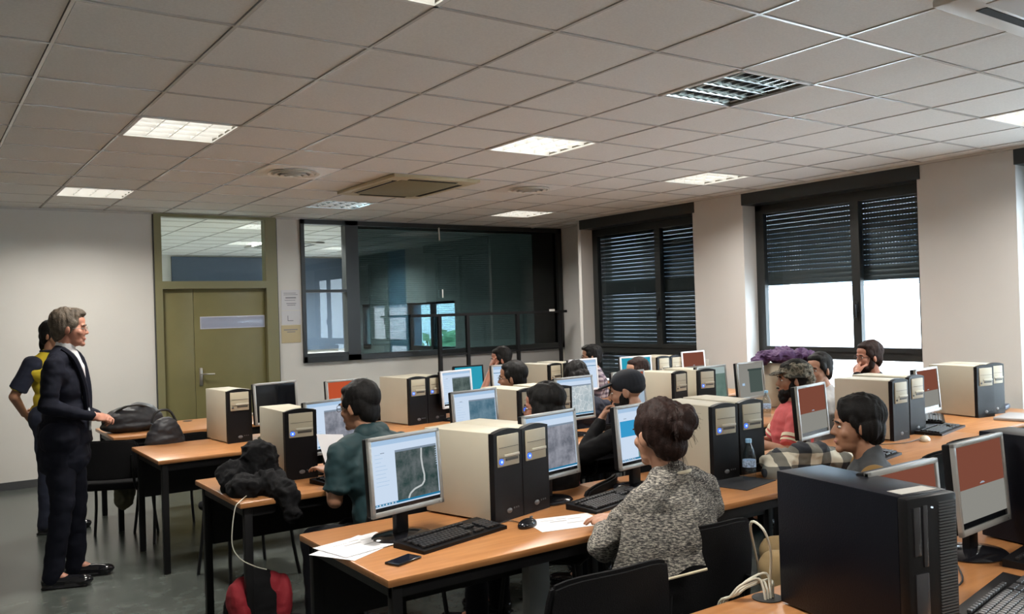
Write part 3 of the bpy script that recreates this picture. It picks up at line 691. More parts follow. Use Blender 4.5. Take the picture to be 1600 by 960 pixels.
# keyboards, mice
KEYM = mat('key_black', (.02, .02, .022), .35)
KEYG = mat('key_sheen_grey', (.07, .072, .078), .35)  # lighter copy of the black keys, sheen painted as grey
def keyboard(x, y, deg, label, W=.46, D=.17, z=DH, m=None, tilt=0, km=None):
    t = thing('keyboard', label, 'keyboard', (x, y, z), RZ(deg), 'black keyboards')
    if tilt: t.rotation_euler.x = RZ(tilt)
    b = MB(); b.prism([(-D/2, 0), (D/2, 0), (D/2, .026), (-D/2, .013)], W, Matrix.Translation((-W/2, 0, 0)) @ Matrix(((0, 1, 0, 0), (1, 0, 0, 0), (0, 0, 1, 0), (0, 0, 0, 1))))
    bo = b.build('base', m or BLACKP, t, smooth=0)
    k = MB(); sl = .013/D
    def key(u0, v0, uw, vh): # from left/front in m
        cx, cy = u0+uw/2-W/2, v0+vh/2-D/2; z0 = .013+sl*(cy+D/2)
        k.box((cx, cy, z0+.006), (uw-.003, vh-.003, .010), .0015, Matrix.Rotation(math.atan(sl), 4, 'X'), seg=1)
    P_ = .0187
    for r in range(5):
        for c in range(14): key(.015+c*P_+(.006*r % .012), .018+(4-r)*P_ if False else .018+r*P_, P_, P_)
        for c in range(3):
            if r in (0, 3, 4) or (r == 1 and c == 1): key(.292+c*P_, .018+r*P_, P_, P_)
        for c in range(4): key(.365+c*P_, .018+r*P_, P_, P_)
    for c in range(15): key(.015+c*.0215, .018+5*P_+.012, P_, P_*.8)
    ko = k.build('keycaps', km or KEYM, t, smooth=0); return t
keyboard(1.735, 2.935, 14, 'black keyboard in front of the nearest map screen')
keyboard(2.61, 2.985, 14, 'black keyboard right of the papers, beside the woman\'s elbow')
keyboard(5.64, 3.13, 12, 'dark keyboard lying flat on the right desk before the red screen', km=KEYM, W=.50, D=.21)
keyboard(5.98, 3.36, 30, 'dark keyboard leaning across another one on the right desk', z=DH+.018)
keyboard(2.56, 1.22, 10, 'black keyboard with painted grey sheen in the bottom right corner', km=KEYG)
keyboard(3.15, 1.36, 8, 'black keyboard cut by the right edge under the red screen')
keyboard(4.08, 4.45, 8, 'dark keyboard below the street plan screen')
keyboard(1.98, 4.38, 14, 'dark keyboard under the teal shirted man\'s hand')
keyboard(4.38, 2.82, 10, 'dark keyboard in front of the boy beneath the dim red screen')
def mouse(x, y, deg, m, label):
    t = thing('mouse', label, 'mouse', (x, y, DH), RZ(deg), 'computer mice')
    b = MB(); b.ell((0, 0, .008), (.031, .055, .026), u=24, v=16)
    o = b.build('mouse_body', m, t, smooth=60)
    for v in o.data.vertices: v.co.z = max(v.co.z, 0)
    MB().box((0, .03, .0335), (.006, .018, .008), .002).build('scroll_wheel', DGREY, t)
MOUSEW = mat('mouse_cream', (.62, .55, .42), .4)
mouse(2.06, 2.88, -70, GLOSSB, 'glossy black mouse in front of the nearest pair of towers')
mouse(5.17, 2.95, -60, MOUSEW, 'cream mouse on the right desk front edge')
mouse(2.90, 3.02, -20, GLOSSB, 'black mouse on the far side of the keyboard beside the woman in grey')
# mouse pad
tag(MB().box((3.36, 2.88, DH+.002), (.30, .24, .004), .001, Matrix.Rotation(RZ(12), 4, 'Z')).build('mouse_mat', mat('rubber_black', (.013, .014, .018), .75)), 'black mat on the desk right of the woman in grey', 'mouse mat')

# phone, papers
t = thing('smartphone', 'black smartphone at the corner of the nearest desk', 'phone', (1.435, 2.775, DH), RZ(20))
MB().box((0, 0, .005), (.125, .066, .009), .003).build('body', GLOSSB, t); MB().box((0, 0, .0097), (.108, .058, .0006)).build('display', mat('phone_glass', (.01, .012, .02), .05), t, smooth=0)
def sheet(x, y, deg, label, W=.30, D=.21, z=DH+.001, marks=(), name='paper_sheet', curl=.0):
    m = MB().bx((-W/2, -D/2, 0), (W/2, D/2, .0008))
    o = m.build(name, PAPER, None, smooth=0, loc=(x, y, z), rz=RZ(deg)); tag(o, label, 'paper', 'printed sheets')
    if marks:
        q = MB()
        for a, b, c, d in marks: q.bx((a*W, b*D, .0009), (c*W, d*D, .0014))
        q.build('print', mat('print_faint', (.38, .37, .37), .8), o, smooth=0)
    return o
MK = [(-.2, .1, .05, .14), (.0, -.1, .25, -.07), (-.3, .25, -.1, .27), (.1, .2, .3, .22), (-.05, .28, .1, .3)]
sheet(1.385, 3.06, 28, 'white sheet under the front one at the left corner of the nearest desk', marks=MK)
sheet(1.415, 3.08, 12, 'white printed sheet, top one at the left corner of the nearest desk', z=DH+.004, marks=MK)
sheet(2.22, 2.83, -14, 'white printed sheet between mouse and keyboard on the nearest desk', marks=MK+[(.25, -.25, .34, -.15)])
o = sheet(1.90, 4.42, 20, 'blank white sheet held upright before the teal man\'s screen', W=.21, D=.26, z=DH+.125)
o.rotation_euler = (RZ(62), RZ(8), RZ(24))

# ------------------------------------------------------------------ chairs
def chair_parts(t, w=.46, back=.89, rake=8):
    MB().box((0, 0, .445), (w, .44, .06), .025, seg=3).build('seat', FABBLK, t)
    b = MB(); prof = MB(); tt = bmesh.new(); n = 10
    rows = []
    for side in (0, 1):
        for j in range(9):
            rows.append([])
    # curved back pad
    V = {}
    for s_ in (0, 1):
        for i in range(n+1):
            for j in range(7):
                u = i/n-.5; v = j/6; bow = .04*(4*u*u); wv = w*(1-.10*max(0, v-.6)/.4)
                V[s_, i, j] = tt.verts.new((u*wv, -.235-v*math.tan(RZ(rake))*.34+bow-(.03 if s_ else 0), .50+v*(back-.50)-(.022*(2*abs(u))**4 if j == 6 else 0)))
    for i in range(n):
        for j in range(6):
            tt.faces.new((V[0, i, j], V[0, i+1, j], V[0, i+1, j+1], V[0, i, j+1])); tt.faces.new((V[1, i, j], V[1, i, j+1], V[1, i+1, j+1], V[1, i+1, j]))
    for i in range(n):
        for j in (0, 6): tt.faces.new((V[0, i, j], V[1, i, j], V[1, i+1, j], V[0, i+1, j]))
    for j in range(6):
        for i in (0, n): tt.faces.new((V[0, i, j], V[1, i, j], V[1, i, j+1], V[0, i, j+1]))
    bmesh.ops.recalc_face_normals(tt, faces=tt.faces); bmesh.ops.bevel(tt, geom=[e for e in tt.edges if e.calc_face_angle(0) > .8], offset=.010, segments=2, affect='EDGES')
    b._add(tt, None); b.build('backrest', FABBLK, t)
    for sx in (-1, 1):
        MB().tube([(sx*(w/2-.03), .18, .42), (sx*(w/2-.02), .21, .2), (sx*(w/2), .23, .0)], .011, smooth=2).build('leg', BLACKM, t)
        MB().tube([(sx*(w/2-.03), -.17, .42), (sx*(w/2-.02), -.20, .2), (sx*(w/2), -.24, .0)], .011, smooth=2).build('leg', BLACKM, t)
        MB().tube([(sx*(w/2-.04), .16, .415), (sx*(w/2-.04), -.2, .415), (sx*(w/2-.05), -.255, .55), (sx*(w/2-.05), -.275, .68)], .010).build('side_rail', BLACKM, t)
    return t
chair0 = None
def tall_chair(x, y, deg, label): return chair_parts(thing('office_chair', label, 'chair', (x, y, 0), RZ(deg), 'black fabric chairs'))
def chair(x, y, deg, label, z=0):
    global chair0
    if chair0 is None:
        chair0 = chair_parts(thing('office_chair', label, 'chair', (x, y, 0), RZ(deg), 'black fabric chairs'), back=.79); return chair0
    return dup(chair0, (x, y, 0), RZ(deg), label)

# ------------------------------------------------------------------ people
def remesh(name, mb, voxel, m, parent, sm=3, fn=None, fac=.5):
    me = bpy.data.meshes.new(name); mb.bm.to_mesh(me); mb.bm.free(); tmp = bpy.data.objects.new(name, me); C.objects.link(tmp)
    r = tmp.modifiers.new('r', 'REMESH'); r.mode = 'VOXEL'; r.voxel_size = voxel; r.use_smooth_shade = True
    if sm: q = tmp.modifiers.new('s', 'SMOOTH'); q.factor = fac; q.iterations = sm
    dg = bpy.context.evaluated_depsgraph_get(); me2 = bpy.data.meshes.new_from_object(tmp.evaluated_get(dg)); me2.name = name
    bpy.data.objects.remove(tmp); bpy.data.meshes.remove(me)
    me2.materials.clear()
    for x in (m if isinstance(m, (list, tuple)) else [m]): me2.materials.append(x)
    for p in me2.polygons: p.use_smooth = True
    if fn:
        nrm = [v.normal.copy() for v in me2.vertices]
        for v, n in zip(me2.vertices, nrm): v.co += fn(v.co, n)
    o = bpy.data.objects.new(name, me2); C.objects.link(o); o.parent = parent; return o
def folds(a, sc, seed=0):
    def f(c, n):
        q = Vector((c.x*sc+seed, c.y*sc, c.z*sc*1.6)); return n*(a*(noise.noise(q)+.5*noise.noise(q*2.3)))
    return f
def ridged(a, sc, seed=0):
    def f(c, n):
        q = Vector((c.x*sc+seed, c.y*sc*.6, c.z*sc)); return n*(a*(.6-2.2*abs(noise.noise(q)))+a*.4*(.5-2*abs(noise.noise(q*2.7))))
    return f
def strands(a, sc):
    def f(c, n):
        q = Vector((c.x*sc*2.5, c.y*sc*2.5, c.z*sc*.5)); return n*a*(noise.noise(q)+.6*noise.noise(q*2.1))
    return f
def xf(M, p): return M @ Vector(p)
def add_ell(mb, M, c, r, rot=None):
    m = M if rot is None else M @ Matrix.Translation(Vector(c)) @ rot @ Matrix.Translation(-Vector(c))
    mb.ell((0, 0, 0), 1.0, m @ Matrix.Translation(Vector(c)) @ Matrix.Diagonal((*r, 1)), 24, 14)
HS = .89
def head_skin(mb, M, ear=1):
    E = lambda c, r, rot=None: add_ell(mb, M, c, r, rot)
    E((0, -.018, .035), (.075, .095, .088)); E((0, .028, -.02), (.063, .062, .085)); E((0, .03, -.072), (.052, .05, .042)); E((0, .072, -.098), (.022, .018, .018))
    E((0, .077, .022), (.048, .014, .012)); E((0, .03, .05), (.06, .058, .05))
    a, b = xf(M, (0, .080, .014)), xf(M, (0, .100, -.026)); s = M.to_scale().x; mb.cap(a, b, .007*s, .0115*s)
    for q in (-1, 1):
        E((q*.011, .091, -.030), (.008, .009, .007)); E((q*.04, .058, -.025), (.022, .022, .022))
        E((q*.079, -.008, -.008), (.008, .020, .031), rotm(RZ(-8), 0, RZ(-q*20)))
        E((q*.070, -.004, -.012), (.012, .014, .018))
    E((0, .080, -.060), (.024, .013, .007)); E((0, .079, -.070), (.021, .013, .008))
def person(name, label, loc, yaw, P):
    """P: pose and looks. local axes: x right, y forward, z up, origin on the floor under the hips"""
    t = thing('person', label, 'person', loc, yaw)
    g = P.get; vx = g('vox', .0065)
    stand = g('stand', False); hz = g('hipz', .92 if stand else .545)
    sk = g('skin', SKIN)
    head = Vector(g('head', (0, .04, 1.19))); hs = g('hs', 1.06)*HS; hy, hp, hr = g('hrot', (0, 0, 0))
    HM = Matrix.Translation(head) @ rotm(0, 0, RZ(hy)) @ rotm(RZ(hp), RZ(hr), 0) @ Matrix.Diagonal((hs, hs, hs, 1))
    hip = Vector((0, 0, hz)); sw = g('sw', .185); sh = Vector(g('sh', (0, head.y-.05, head.z-.205))); shy = RZ(g('shy', 0))
    R_ = Matrix.Rotation(shy, 4, 'Z')
    SL = sh+R_ @ Vector((-sw, 0, 0)); SR = sh+R_ @ Vector((sw, 0, 0))
    dr = Vector((0, 0, g('shd', .022))); SL = SL-dr; SR = SR-dr
    EL = Vector(g('el', (SL.x-.05, SL.y+.08, SL.z-.27))); ER = Vector(g('er', (SR.x+.05, SR.y+.08, SR.z-.27)))
    WL = Vector(g('wl', (EL.x+.06, EL.y+.24, EL.z+.02))); WR = Vector(g('wr', (ER.x-.06, ER.y+.24, ER.z+.02)))
    if stand:
        KL, KR = Vector(g('kl', (-.10, .02, .50))), Vector(g('kr', (.10, .02, .50))); AL, AR = Vector(g('al', (-.11, 0, .09))), Vector(g('ar', (.11, 0, .09)))
    else:
        KL, KR = Vector(g('kl', (-.12, .42, .50))), Vector(g('kr', (.12, .42, .50))); AL, AR = Vector(g('al', (-.13, .40, .10))), Vector(g('ar', (.13, .40, .10)))
    HL, HR = hip+Vector((-.09, 0, 0)), hip+Vector((.09, 0, 0))
    bl = g('build', 1.0)
    chest = hip.lerp(sh, .68)
    # body, one continuous surface
    b = MB(); head_skin(b, HM)
    nb = xf(HM, (0, -.022, -.07)); b.cap(nb, sh+Vector((0, .005, .035)), .056*hs, .056)
    for s_, e_, w_ in ((SL, EL, WL), (SR, ER, WR)):
        b.cap(sh+Vector((0, 0, .005)), s_, .042, .040); b.cap(s_, e_, .044, .036); b.cap(e_, w_, .038, .026)
    b.cap(sh+Vector((0, .0, -.06)), hip, .085, .10); b.cap(HL, HR, .09, .09)
    for h_, k_, a_ in ((HL, KL, AL), (HR, KR, AR)): b.cap(h_, k_, .07, .05); b.cap(k_, a_, .045, .032); b.cap(a_, a_+Vector((0, .10, -.05)), .03, .025)
    for side, e_, w_, key in ((-1, EL, WL, 'hl'), (1, ER, WR, 'hr')):
        hd = g(key, {}); d = Vector(hd.get('dir', tuple((w_-e_).normalized()))).normalized(); n = Vector(hd.get('n', (0, 0, 1)))
        n = (n-d*n.dot(d)).normalized(); x = d.cross(n)
        F = Matrix((( x.x, d.x, n.x, w_.x), (x.y, d.y, n.y, w_.y), (x.z, d.z, n.z, w_.z), (0, 0, 0, 1)))
        curl = hd.get('curl', .35); ts = -side*hd.get('flip', 1)
        add_ell(b, F, (0, .045, 0), (.040, .052, .015)); b.cap(xf(F, (0, -.01, 0)), xf(F, (0, .03, 0)), .024, .022)
        for i, ln in enumerate((.062, .072, .078, .070)):
            fx = (-.032+.0215*i)*ts; p = Vector((fx, .082-.004*abs(i-2), 0)); ang = 0; rr_ = .0082
            sp = (i-1.5)*.05*ts
            for j, fr in enumerate((.45, .32, .23)):
                ang += curl*(1.0 if j else .7); q = p+Vector((math.sin(sp)*ln*fr, math.cos(ang)*ln*fr, -math.sin(ang)*ln*fr)); b.cap(xf(F, p), xf(F, q), rr_, rr_*.92, 10); p = q; rr_ *= .92
        th = [(.028*ts, .02, -.004), (.052*ts, .045, -.012), (.056*ts, .072, -.020-.02*curl), (.050*ts, .094, -.026-.03*curl)]
        for i in range(3): b.cap(xf(F, th[i]), xf(F, th[i+1]), .0115-.0012*i, .0105-.0012*i, 10)
    body = remesh('body', b, vx, sk, t, 2, None, .45)
    # eyes, brows, lips
    e = MB(); e2 = MB(); br = MB(); lp = MB()
    for q in (-1, 1):
        add_ell(e, HM, (q*.030, .0765, .002), (.0115, .0085, .0055)); add_ell(e2, HM, (q*.030, .0835, .002), (.005, .0025, .005))
        add_ell(br, HM, (q*.032, .087, .024), (.020, .006, .0042), rotm(0, RZ(q*6), RZ(-q*14)))
    add_ell(lp, HM, (0, .0885, -.0615), (.020, .0060, .0028)); add_ell(lp, HM, (0, .0870, -.068), (.017, .0062, .0034))
    if g('face', True):
        ey = e.build('eyes', EYEW, body, smooth=60); e2.build('pupils', EYED, body, smooth=60); br.build('eyebrows', g('hair', HAIRBLK), body, smooth=60); lp.build('lips', LIP, body, smooth=60)
    # shirt
    s = MB(); ti = .012
    add_ell(s, Matrix.Translation(chest) @ R_, (0, 0, 0), (.165*bl, .125*bl, .20)); add_ell(s, Matrix.Translation(hip.lerp(sh, .30)), (0, .005, 0), (.155*bl, .125*bl, .17)); add_ell(s, Matrix.Translation(hip), (0, -.01, .03), (.170*bl, .135*bl, .12))
    for s_, e_, w_, key in ((SL, EL, WL, 'l'), (SR, ER, WR, 'r')):
        s.cap(sh+Vector((0, -.005, .030)), s_+Vector((0, 0, -.008)), .066*bl, .060*bl); s.cap(chest, s_+Vector((0, 0, -.05)), .10*bl, .065*bl)
        sl = g('sleeve', 'long'); ax = (e_-s_).normalized()
        if sl == 'long': s.cap(s_, e_, .060*bl, .050*bl); s.cap(e_, w_+(e_-w_).normalized()*.02, .050*bl, .034)
        elif sl == 'short': s.cap(s_, s_.lerp(e_, .62), .060*bl, .056*bl); s.cyl(s_.lerp(e_, .5), s_.lerp(e_, .80), .056*bl, .060*bl)
        elif sl == 'three': s.cap(s_, e_, .060*bl, .050*bl); s.cyl(e_, e_.lerp(w_, .55), .050, .046)
    s.cap(sh+Vector((0, 0, .03)), sh.lerp(nb, .25)+Vector((0, -.006, .02)), .072, .064)
    if g('long_coat'): s.cap(hip+Vector((-.02, -.01, 0)), hip+Vector((-.03, -.005, -.12)), .145, .150); s.cap(hip+Vector((.02, -.01, 0)), hip+Vector((.03, -.005, -.12)), .145, .150)
    if stand: s.cyl(hip+Vector((0, 0, .1)), hip+Vector((0, 0, -.04)), .15, .16)
    shirt = remesh('shirt', s, g('svox', .009), g('shirt', FABBLK), t, 4, folds(g('fold', .010), 9, len(label)), .5)
    # trousers
    p = MB(); p.cap(HL, HR, .125, .125)
    for h_, k_, a_ in ((HL, KL, AL), (HR, KR, AR)): p.cap(h_, k_, .098, .072); p.cap(k_, a_+Vector((0, -.005, -.02)), .068, .060)
    remesh('trousers', p, .012, g('pants', mat('trouser_dark', (.007, .008, .012), .85, bump=.1, bscale=200, spec=.2)), t, 3, folds(.008, 8, 3), .5)
    for a_ in (AL, AR):
        f = MB(); f.cap(a_+Vector((0, -.03, -.045)), a_+Vector((0, .15, -.055)), .040, .036); f.ell(a_+Vector((0, .17, -.055)), (.045, .06, .032)); f.cap(a_+Vector((0, -.01, -.01)), a_+Vector((0, -.01, -.04)), .046, .044); f.box(a_+Vector((0, .07, -.082)), (.085, .27, .016), .006)
        remesh('shoe', f, .008, g('shoe', GLOSSB), t, 2)
    # hair
    hk = g('style', 'short'); hm = g('hair', HAIRBLK); h = MB(); am = .003
    EH = lambda c, r, rot=None: add_ell(h, HM, c, r, rot)
    if hk != 'none':
        EH((0, -.028, .050), (.086, .104, .094)); EH((0, -.062, -.015), (.073, .054, .078)); EH((0, .022, .088), (.066, .056, .036)); (EH((0, -.072, -.050), (.052, .032, .040)) if hk in ('short', 'quiff', 'tail') else None)
        for q in (-1, 1): EH((q*.064, -.030, .015), (.023, .058, .055)); EH((q*.070, .022, .030), (.013, .026, .034)); EH((q*.068, .008, .0), (.011, .014, .03))
    if hk == 'short': pass
    if hk == 'thick':
        EH((0, -.025, .058), (.092, .108, .090)); EH((0, .035, .098), (.058, .042, .028)); EH((0, -.085, -.01), (.068, .040, .072)); am = .007
        for q in (-1, 1): EH((q*.072, -.035, .0), (.022, .05, .058))
    if hk == 'quiff':
        EH((0, .02, .105), (.060, .060, .034)); EH((0, .06, .098), (.045, .035, .022)); am = .006
    if hk == 'long':
        EH((0, -.03, .055), (.092, .108, .088)); EH((0, -.06, -.06), (.088, .072, .12)); EH((0, -.065, -.16), (.080, .055, .10)); am = .006
        for q in (-1, 1): EH((q*.072, .0, -.05), (.026, .050, .11)); EH((q*.065, -.02, -.15), (.030, .045, .09))
    if hk == 'bun':
        EH((0, -.028, .05), (.090, .106, .090)); EH((0, .03, .085), (.062, .045, .034)); EH((.022, -.130, .060), (.046, .042, .046)); EH((.035, -.115, .082), (.04, .04, .035)); EH((.0, -.138, .03), (.036, .034, .038)); EH((.05, -.125, .045), (.028, .03, .03)); EH((0, -.08, -.03), (.06, .04, .06)); am = .008
    if hk == 'tail':
        EH((0, -.115, .0), (.028, .03, .05)); EH((0, -.12, -.07), (.022, .024, .06))
    if hk != 'none' and not g('bald'):
        remesh('hair', h, .005, hm, body, 2, strands(am, 14), .4)
    if hk == 'bun':   # stray strands
        f = MB(); rr = random.Random(5)
        for k in range(90):
            a = rr.uniform(0, 2*PI); r0 = .036; c0 = Vector((0, -.13, .055)); d = Vector((math.cos(a)*.8, -.35+rr.uniform(-.3, .5), math.sin(a))).normalized()
            p0 = c0+d*r0; p1 = p0+d*rr.uniform(.012, .028)+Vector((rr.uniform(-.01, .01), 0, -.005)); p2 = p1+d*rr.uniform(.0, .02)+Vector((0, -.005, -rr.uniform(.01, .03)))
            f.tube([xf(HM, p0), xf(HM, p1), xf(HM, p2)], .00045, 4, 3)
        for k in range(34):
            x_ = rr.uniform(-.05, .05); p0 = Vector((x_, -.085, -.06)); p1 = p0+Vector((rr.uniform(-.012, .012), -.012, -.03)); p2 = p1+Vector((rr.uniform(-.012, .012), -.004, -rr.uniform(.015, .04)))
            f.tube([xf(HM, p0), xf(HM, p1), xf(HM, p2)], .0005, 4, 3)
        f.build('loose_strands', hm, body)
    if g('beard'):
        q = MB(); add_ell(q, HM, (0, .036, -.080), (.058, .056, .046)); add_ell(q, HM, (0, .072, -.104), (.030, .024, .026))
        for k in (-1, 1): add_ell(q, HM, (k*.056, .012, -.045), (.014, .030, .048))
        if g('beard') == 'full': add_ell(q, HM, (0, .055, -.120), (.042, .036, .040))
        add_ell(q, HM, (0, .098, -.050), (.022, .008, .005))
        remesh('beard', q, .005, g('hair', HAIRBLK), body, 1, strands(.004, 30), .4)
    if g('glasses'):
        q = MB()
        for k in (-1, 1):
            for a in range(16):
                A = 2*PI*a/16; B = 2*PI*(a+1)/16
                q.cyl(xf(HM, (k*.032+.022*math.cos(A), .100-.006*abs(math.cos(A)), .002+.016*math.sin(A))), xf(HM, (k*.032+.022*math.cos(B), .100-.006*abs(math.cos(B)), .002+.016*math.sin(B))), .0013, seg=6)
            q.tube([xf(HM, (k*.054, .094, .004)), xf(HM, (k*.072, .05, .004)), xf(HM, (k*.082, -.005, .004))], .0016, 6, 3)
        q.tube([xf(HM, (-.010, .102, .005)), xf(HM, (0, .107, .007)), xf(HM, (.010, .102, .005))], .0014, 6, 2)
        q.build('glasses', g('glm', BLKC), body)
    t['_h'] = 0; del t['_h']
    return dict(t=t, HM=HM, body=body, sh=sh, SL=SL, SR=SR, EL=EL, ER=ER, WL=WL, WR=WR, hip=hip, shirt=shirt, nb=nb, chest=chest, KL=KL, KR=KR, AL=AL, AR=AR, R=R_)

SUIT = mat('navy_suit', (.007, .008, .015), .8, bump=.06, bscale=300, spec=.15)
TEAL = mat('teal_shirt', (.008, .034, .040), .7, noise_amt=.12, nscale=30)
YEL = mat('yellow_shirt', (.58, .44, .02), .8)
NAVY = mat('navy_cloth', (.012, .016, .035), .85)
REDT = mat('red_tee', (.50, .085, .09), .8, noise_amt=.08, nscale=40)
GREYT = mat('dark_grey_tee', (.042, .046, .050), .85)
MUST = mat('mustard_cloth', (.20, .11, .025), .8)
KHAKI = mat('khaki_trousers', (.30, .21, .10), .85, noise_amt=.1, nscale=20)
JEAN = mat('blue_jeans', (.035, .06, .10), .85, noise_amt=.2, nscale=60)
CREAM = mat('cream_cloth', (.62, .55, .40), .8)
def knit():
    m = bpy.data.materials.new('grey_marl_knit'); m.use_nodes = True; nt = m.node_tree; b = nt.nodes['Principled BSDF']; b.inputs['Roughness'].default_value = .95
    tc = nt.nodes.new('ShaderNodeTexCoord'); mp = nt.nodes.new('ShaderNodeMapping'); mp.inputs['Scale'].default_value = (34, 34, 150)
    nt.links.new(tc.outputs['Object'], mp.inputs[0]); n = nt.nodes.new('ShaderNodeTexNoise'); n.inputs['Scale'].default_value = 2.2; n.inputs['Detail'].default_value = 5; n.inputs['Roughness'].default_value = .7
    nt.links.new(mp.outputs[0], n.inputs['Vector']); r = nt.nodes.new('ShaderNodeValToRGB')
    el = r.color_ramp.elements; el[0].position = .43; el[0].color = (.035, .033, .034, 1); el[1].position = .63; el[1].color = (.55, .50, .42, 1); k = el.new(.52); k.color = (.20, .19, .17, 1)
    nt.links.new(n.outputs['Fac'], r.inputs[0]); nt.links.new(r.outputs[0], b.inputs['Base Color'])
    bp = nt.nodes.new('ShaderNodeBump'); bp.inputs['Strength'].default_value = .8; bp.inputs['Distance'].default_value = .006; nt.links.new(n.outputs['Fac'], bp.inputs['Height']); nt.links.new(bp.outputs[0], b.inputs['Normal'])
    return m
KNIT = knit()
PLAID1 = checks('plaid_purple', (.05, .04, .06), (.22, .17, .21), (.45, .40, .42), 22)
PLAID2 = checks('plaid_black_cream', (.022, .026, .034), (.17, .165, .14), (.66, .62, .50), 8.5)
def camo():
    m = mat('camo_cloth', (.1, .1, .07), .9, noise_amt=0, bump=.3, bscale=80); nt = m.node_tree; b = nt.nodes['Principled BSDF']
    tc = nt.nodes.new('ShaderNodeTexCoord'); n = nt.nodes.new('ShaderNodeTexNoise'); n.inputs['Scale'].default_value = 28; nt.links.new(tc.outputs['Object'], n.inputs['Vector'])
    r = nt.nodes.new('ShaderNodeValToRGB'); r.color_ramp.interpolation = 'CONSTANT'; el = r.color_ramp.elements
    el[0].position = 0; el[0].color = (.025, .025, .02, 1); el[1].position = .44; el[1].color = (.10, .09, .065, 1); k = el.new(.52); k.color = (.20, .18, .14, 1); k = el.new(.6); k.color = (.06, .06, .04, 1)
    nt.links.new(n.outputs['Fac'], r.inputs[0]); nt.links.new(r.outputs[0], b.inputs['Base Color']); return m
CAMO = camo()
def facing(vx, vy): return math.atan2(vy, vx)-PI/2   # yaw so that local +y points along (vx,vy)

# --- the standing man in the suit
q = person('a', 'standing man in a dark navy suit and open white shirt with clasped hands', (.80, 6.12, 0), facing(.93, -.36),
    dict(stand=True, head=(0, .05, 1.60), hrot=(6, -2, 0), hs=1.10, sh=(0, .0, 1.405), sw=.195, el=(-.255, -.05, 1.13), er=(.25, -.03, 1.13), wl=(-.07, .19, 1.02), wr=(.08, .19, 1.04),
         hl=dict(dir=(.6, .75, .15), n=(-.3, .3, .8), curl=.75), hr=dict(dir=(-.75, .6, -.1), n=(.2, .6, .7), curl=.75), skin=SKIN3, hair=HAIRGRY, style='quiff', glasses=True, shirt=SUIT, pants=SUIT, long_coat=True,
         kl=(-.10, .03, .50), kr=(.10, .0, .50), al=(-.11, .02, .09), ar=(.11, -.06, .09), build=1.02, glm=CHROME, vox=.006))
b = MB(); sh = q['sh']; b.cap(sh+Vector((0, .012, .045)), sh+Vector((0, .020, .092)), .062, .060); b.cap(sh+Vector((0, .095, -.05)), sh+Vector((0, .122, -.30)), .034, .022); b.cap(sh+Vector((0, .045, .03)), sh+Vector((0, .085, -.05)), .05, .04)
remesh('collar_shirt', b, .007, mat('shirt_white', (.62, .60, .60), .8), q['t'], 2)
for sx in (-1, 1):
    b = MB(); b.tube([sh+Vector((sx*.085, .02, .07)), sh+Vector((sx*.085, .09, .0)), sh+Vector((sx*.045, .135, -.17)), sh+Vector((sx*.02, .142, -.32))], .020, 8, 4); b.build('lapel', SUIT, q['t'])
b = MB(); b.tube([sh+Vector((.03, .15, -.30)), sh+Vector((.035, .16, -.38)), sh+Vector((.03, .155, -.45))], .007, 6, 3); b.build('lanyard', mat('lanyard', (.5, .52, .56), .5), q['t'])
# --- the man in yellow
q = person('b', 'standing man in a yellow and navy football shirt, hands behind his back', (.93, 7.72, 0), facing(.72, -.69),
    dict(stand=True, head=(0, .03, 1.545), hs=1.02, sh=(0, -.01, 1.35), sw=.20, el=(-.245, -.07, 1.09), er=(.27, -.12, 1.09), wl=(-.07, -.175, .955), wr=(.08, -.185, .935), hl=dict(dir=(1, -.1, -.2), n=(0, -1, 0)), hr=dict(dir=(-1, -.1, -.2), n=(0, -1, 0)),
         skin=SKIN2, hair=HAIRBLK, style='tail', sleeve='short', shirt=YEL, pants=NAVY, hipz=.90))
for s_, e_ in ((q['SL'], q['EL']), (q['SR'], q['ER'])):
    b = MB(); b.cap(s_+Vector((0, 0, .0)), s_.lerp(e_, .62), .073, .068); b.cyl(s_.lerp(e_, .5), s_.lerp(e_, .80), .068, .070); remesh('navy_sleeve', b, .008, NAVY, q['t'], 3, folds(.006, 9))
MB().tube([q['sh']+Vector((.075*math.cos(a), .01+.07*math.sin(a), .075+.0*a)) for a in [k*PI/8 for k in range(17)]], .011, 8, 2).build('neck_band', NAVY, q['t'])

# --- teal shirt man seen from behind at third row
chair(1.86, 3.78, 2, 'black fabric chair under the man in teal')
q = person('c', 'seated man in a dark teal short sleeved shirt seen from behind', (1.90, 3.80, 0), RZ(18),
    dict(head=(0, .20, 1.17), hrot=(14, -6, 0), hs=1.10, sh=(.01, .13, .985), sw=.205, el=(-.235, .125, .755), er=(.27, .22, .77), wl=(-.02, .41, .835), wr=(.16, .44, .80), sleeve='short', shirt=TEAL, skin=SKIN2, hair=HAIRBLK, style='short', build=1.10, fold=.012,
         hl=dict(dir=(.1, .9, .15), curl=.4), glasses=True))
b = MB(); b.cap(q['sh']+Vector((-.05, -.01, .055)), q['sh']+Vector((.05, -.01, .055)), .055, .055); b.ell(q['sh']+Vector((0, .0, .06)), (.085, .078, .035)); remesh('shirt_collar', b, .007, TEAL, q['t'], 2)
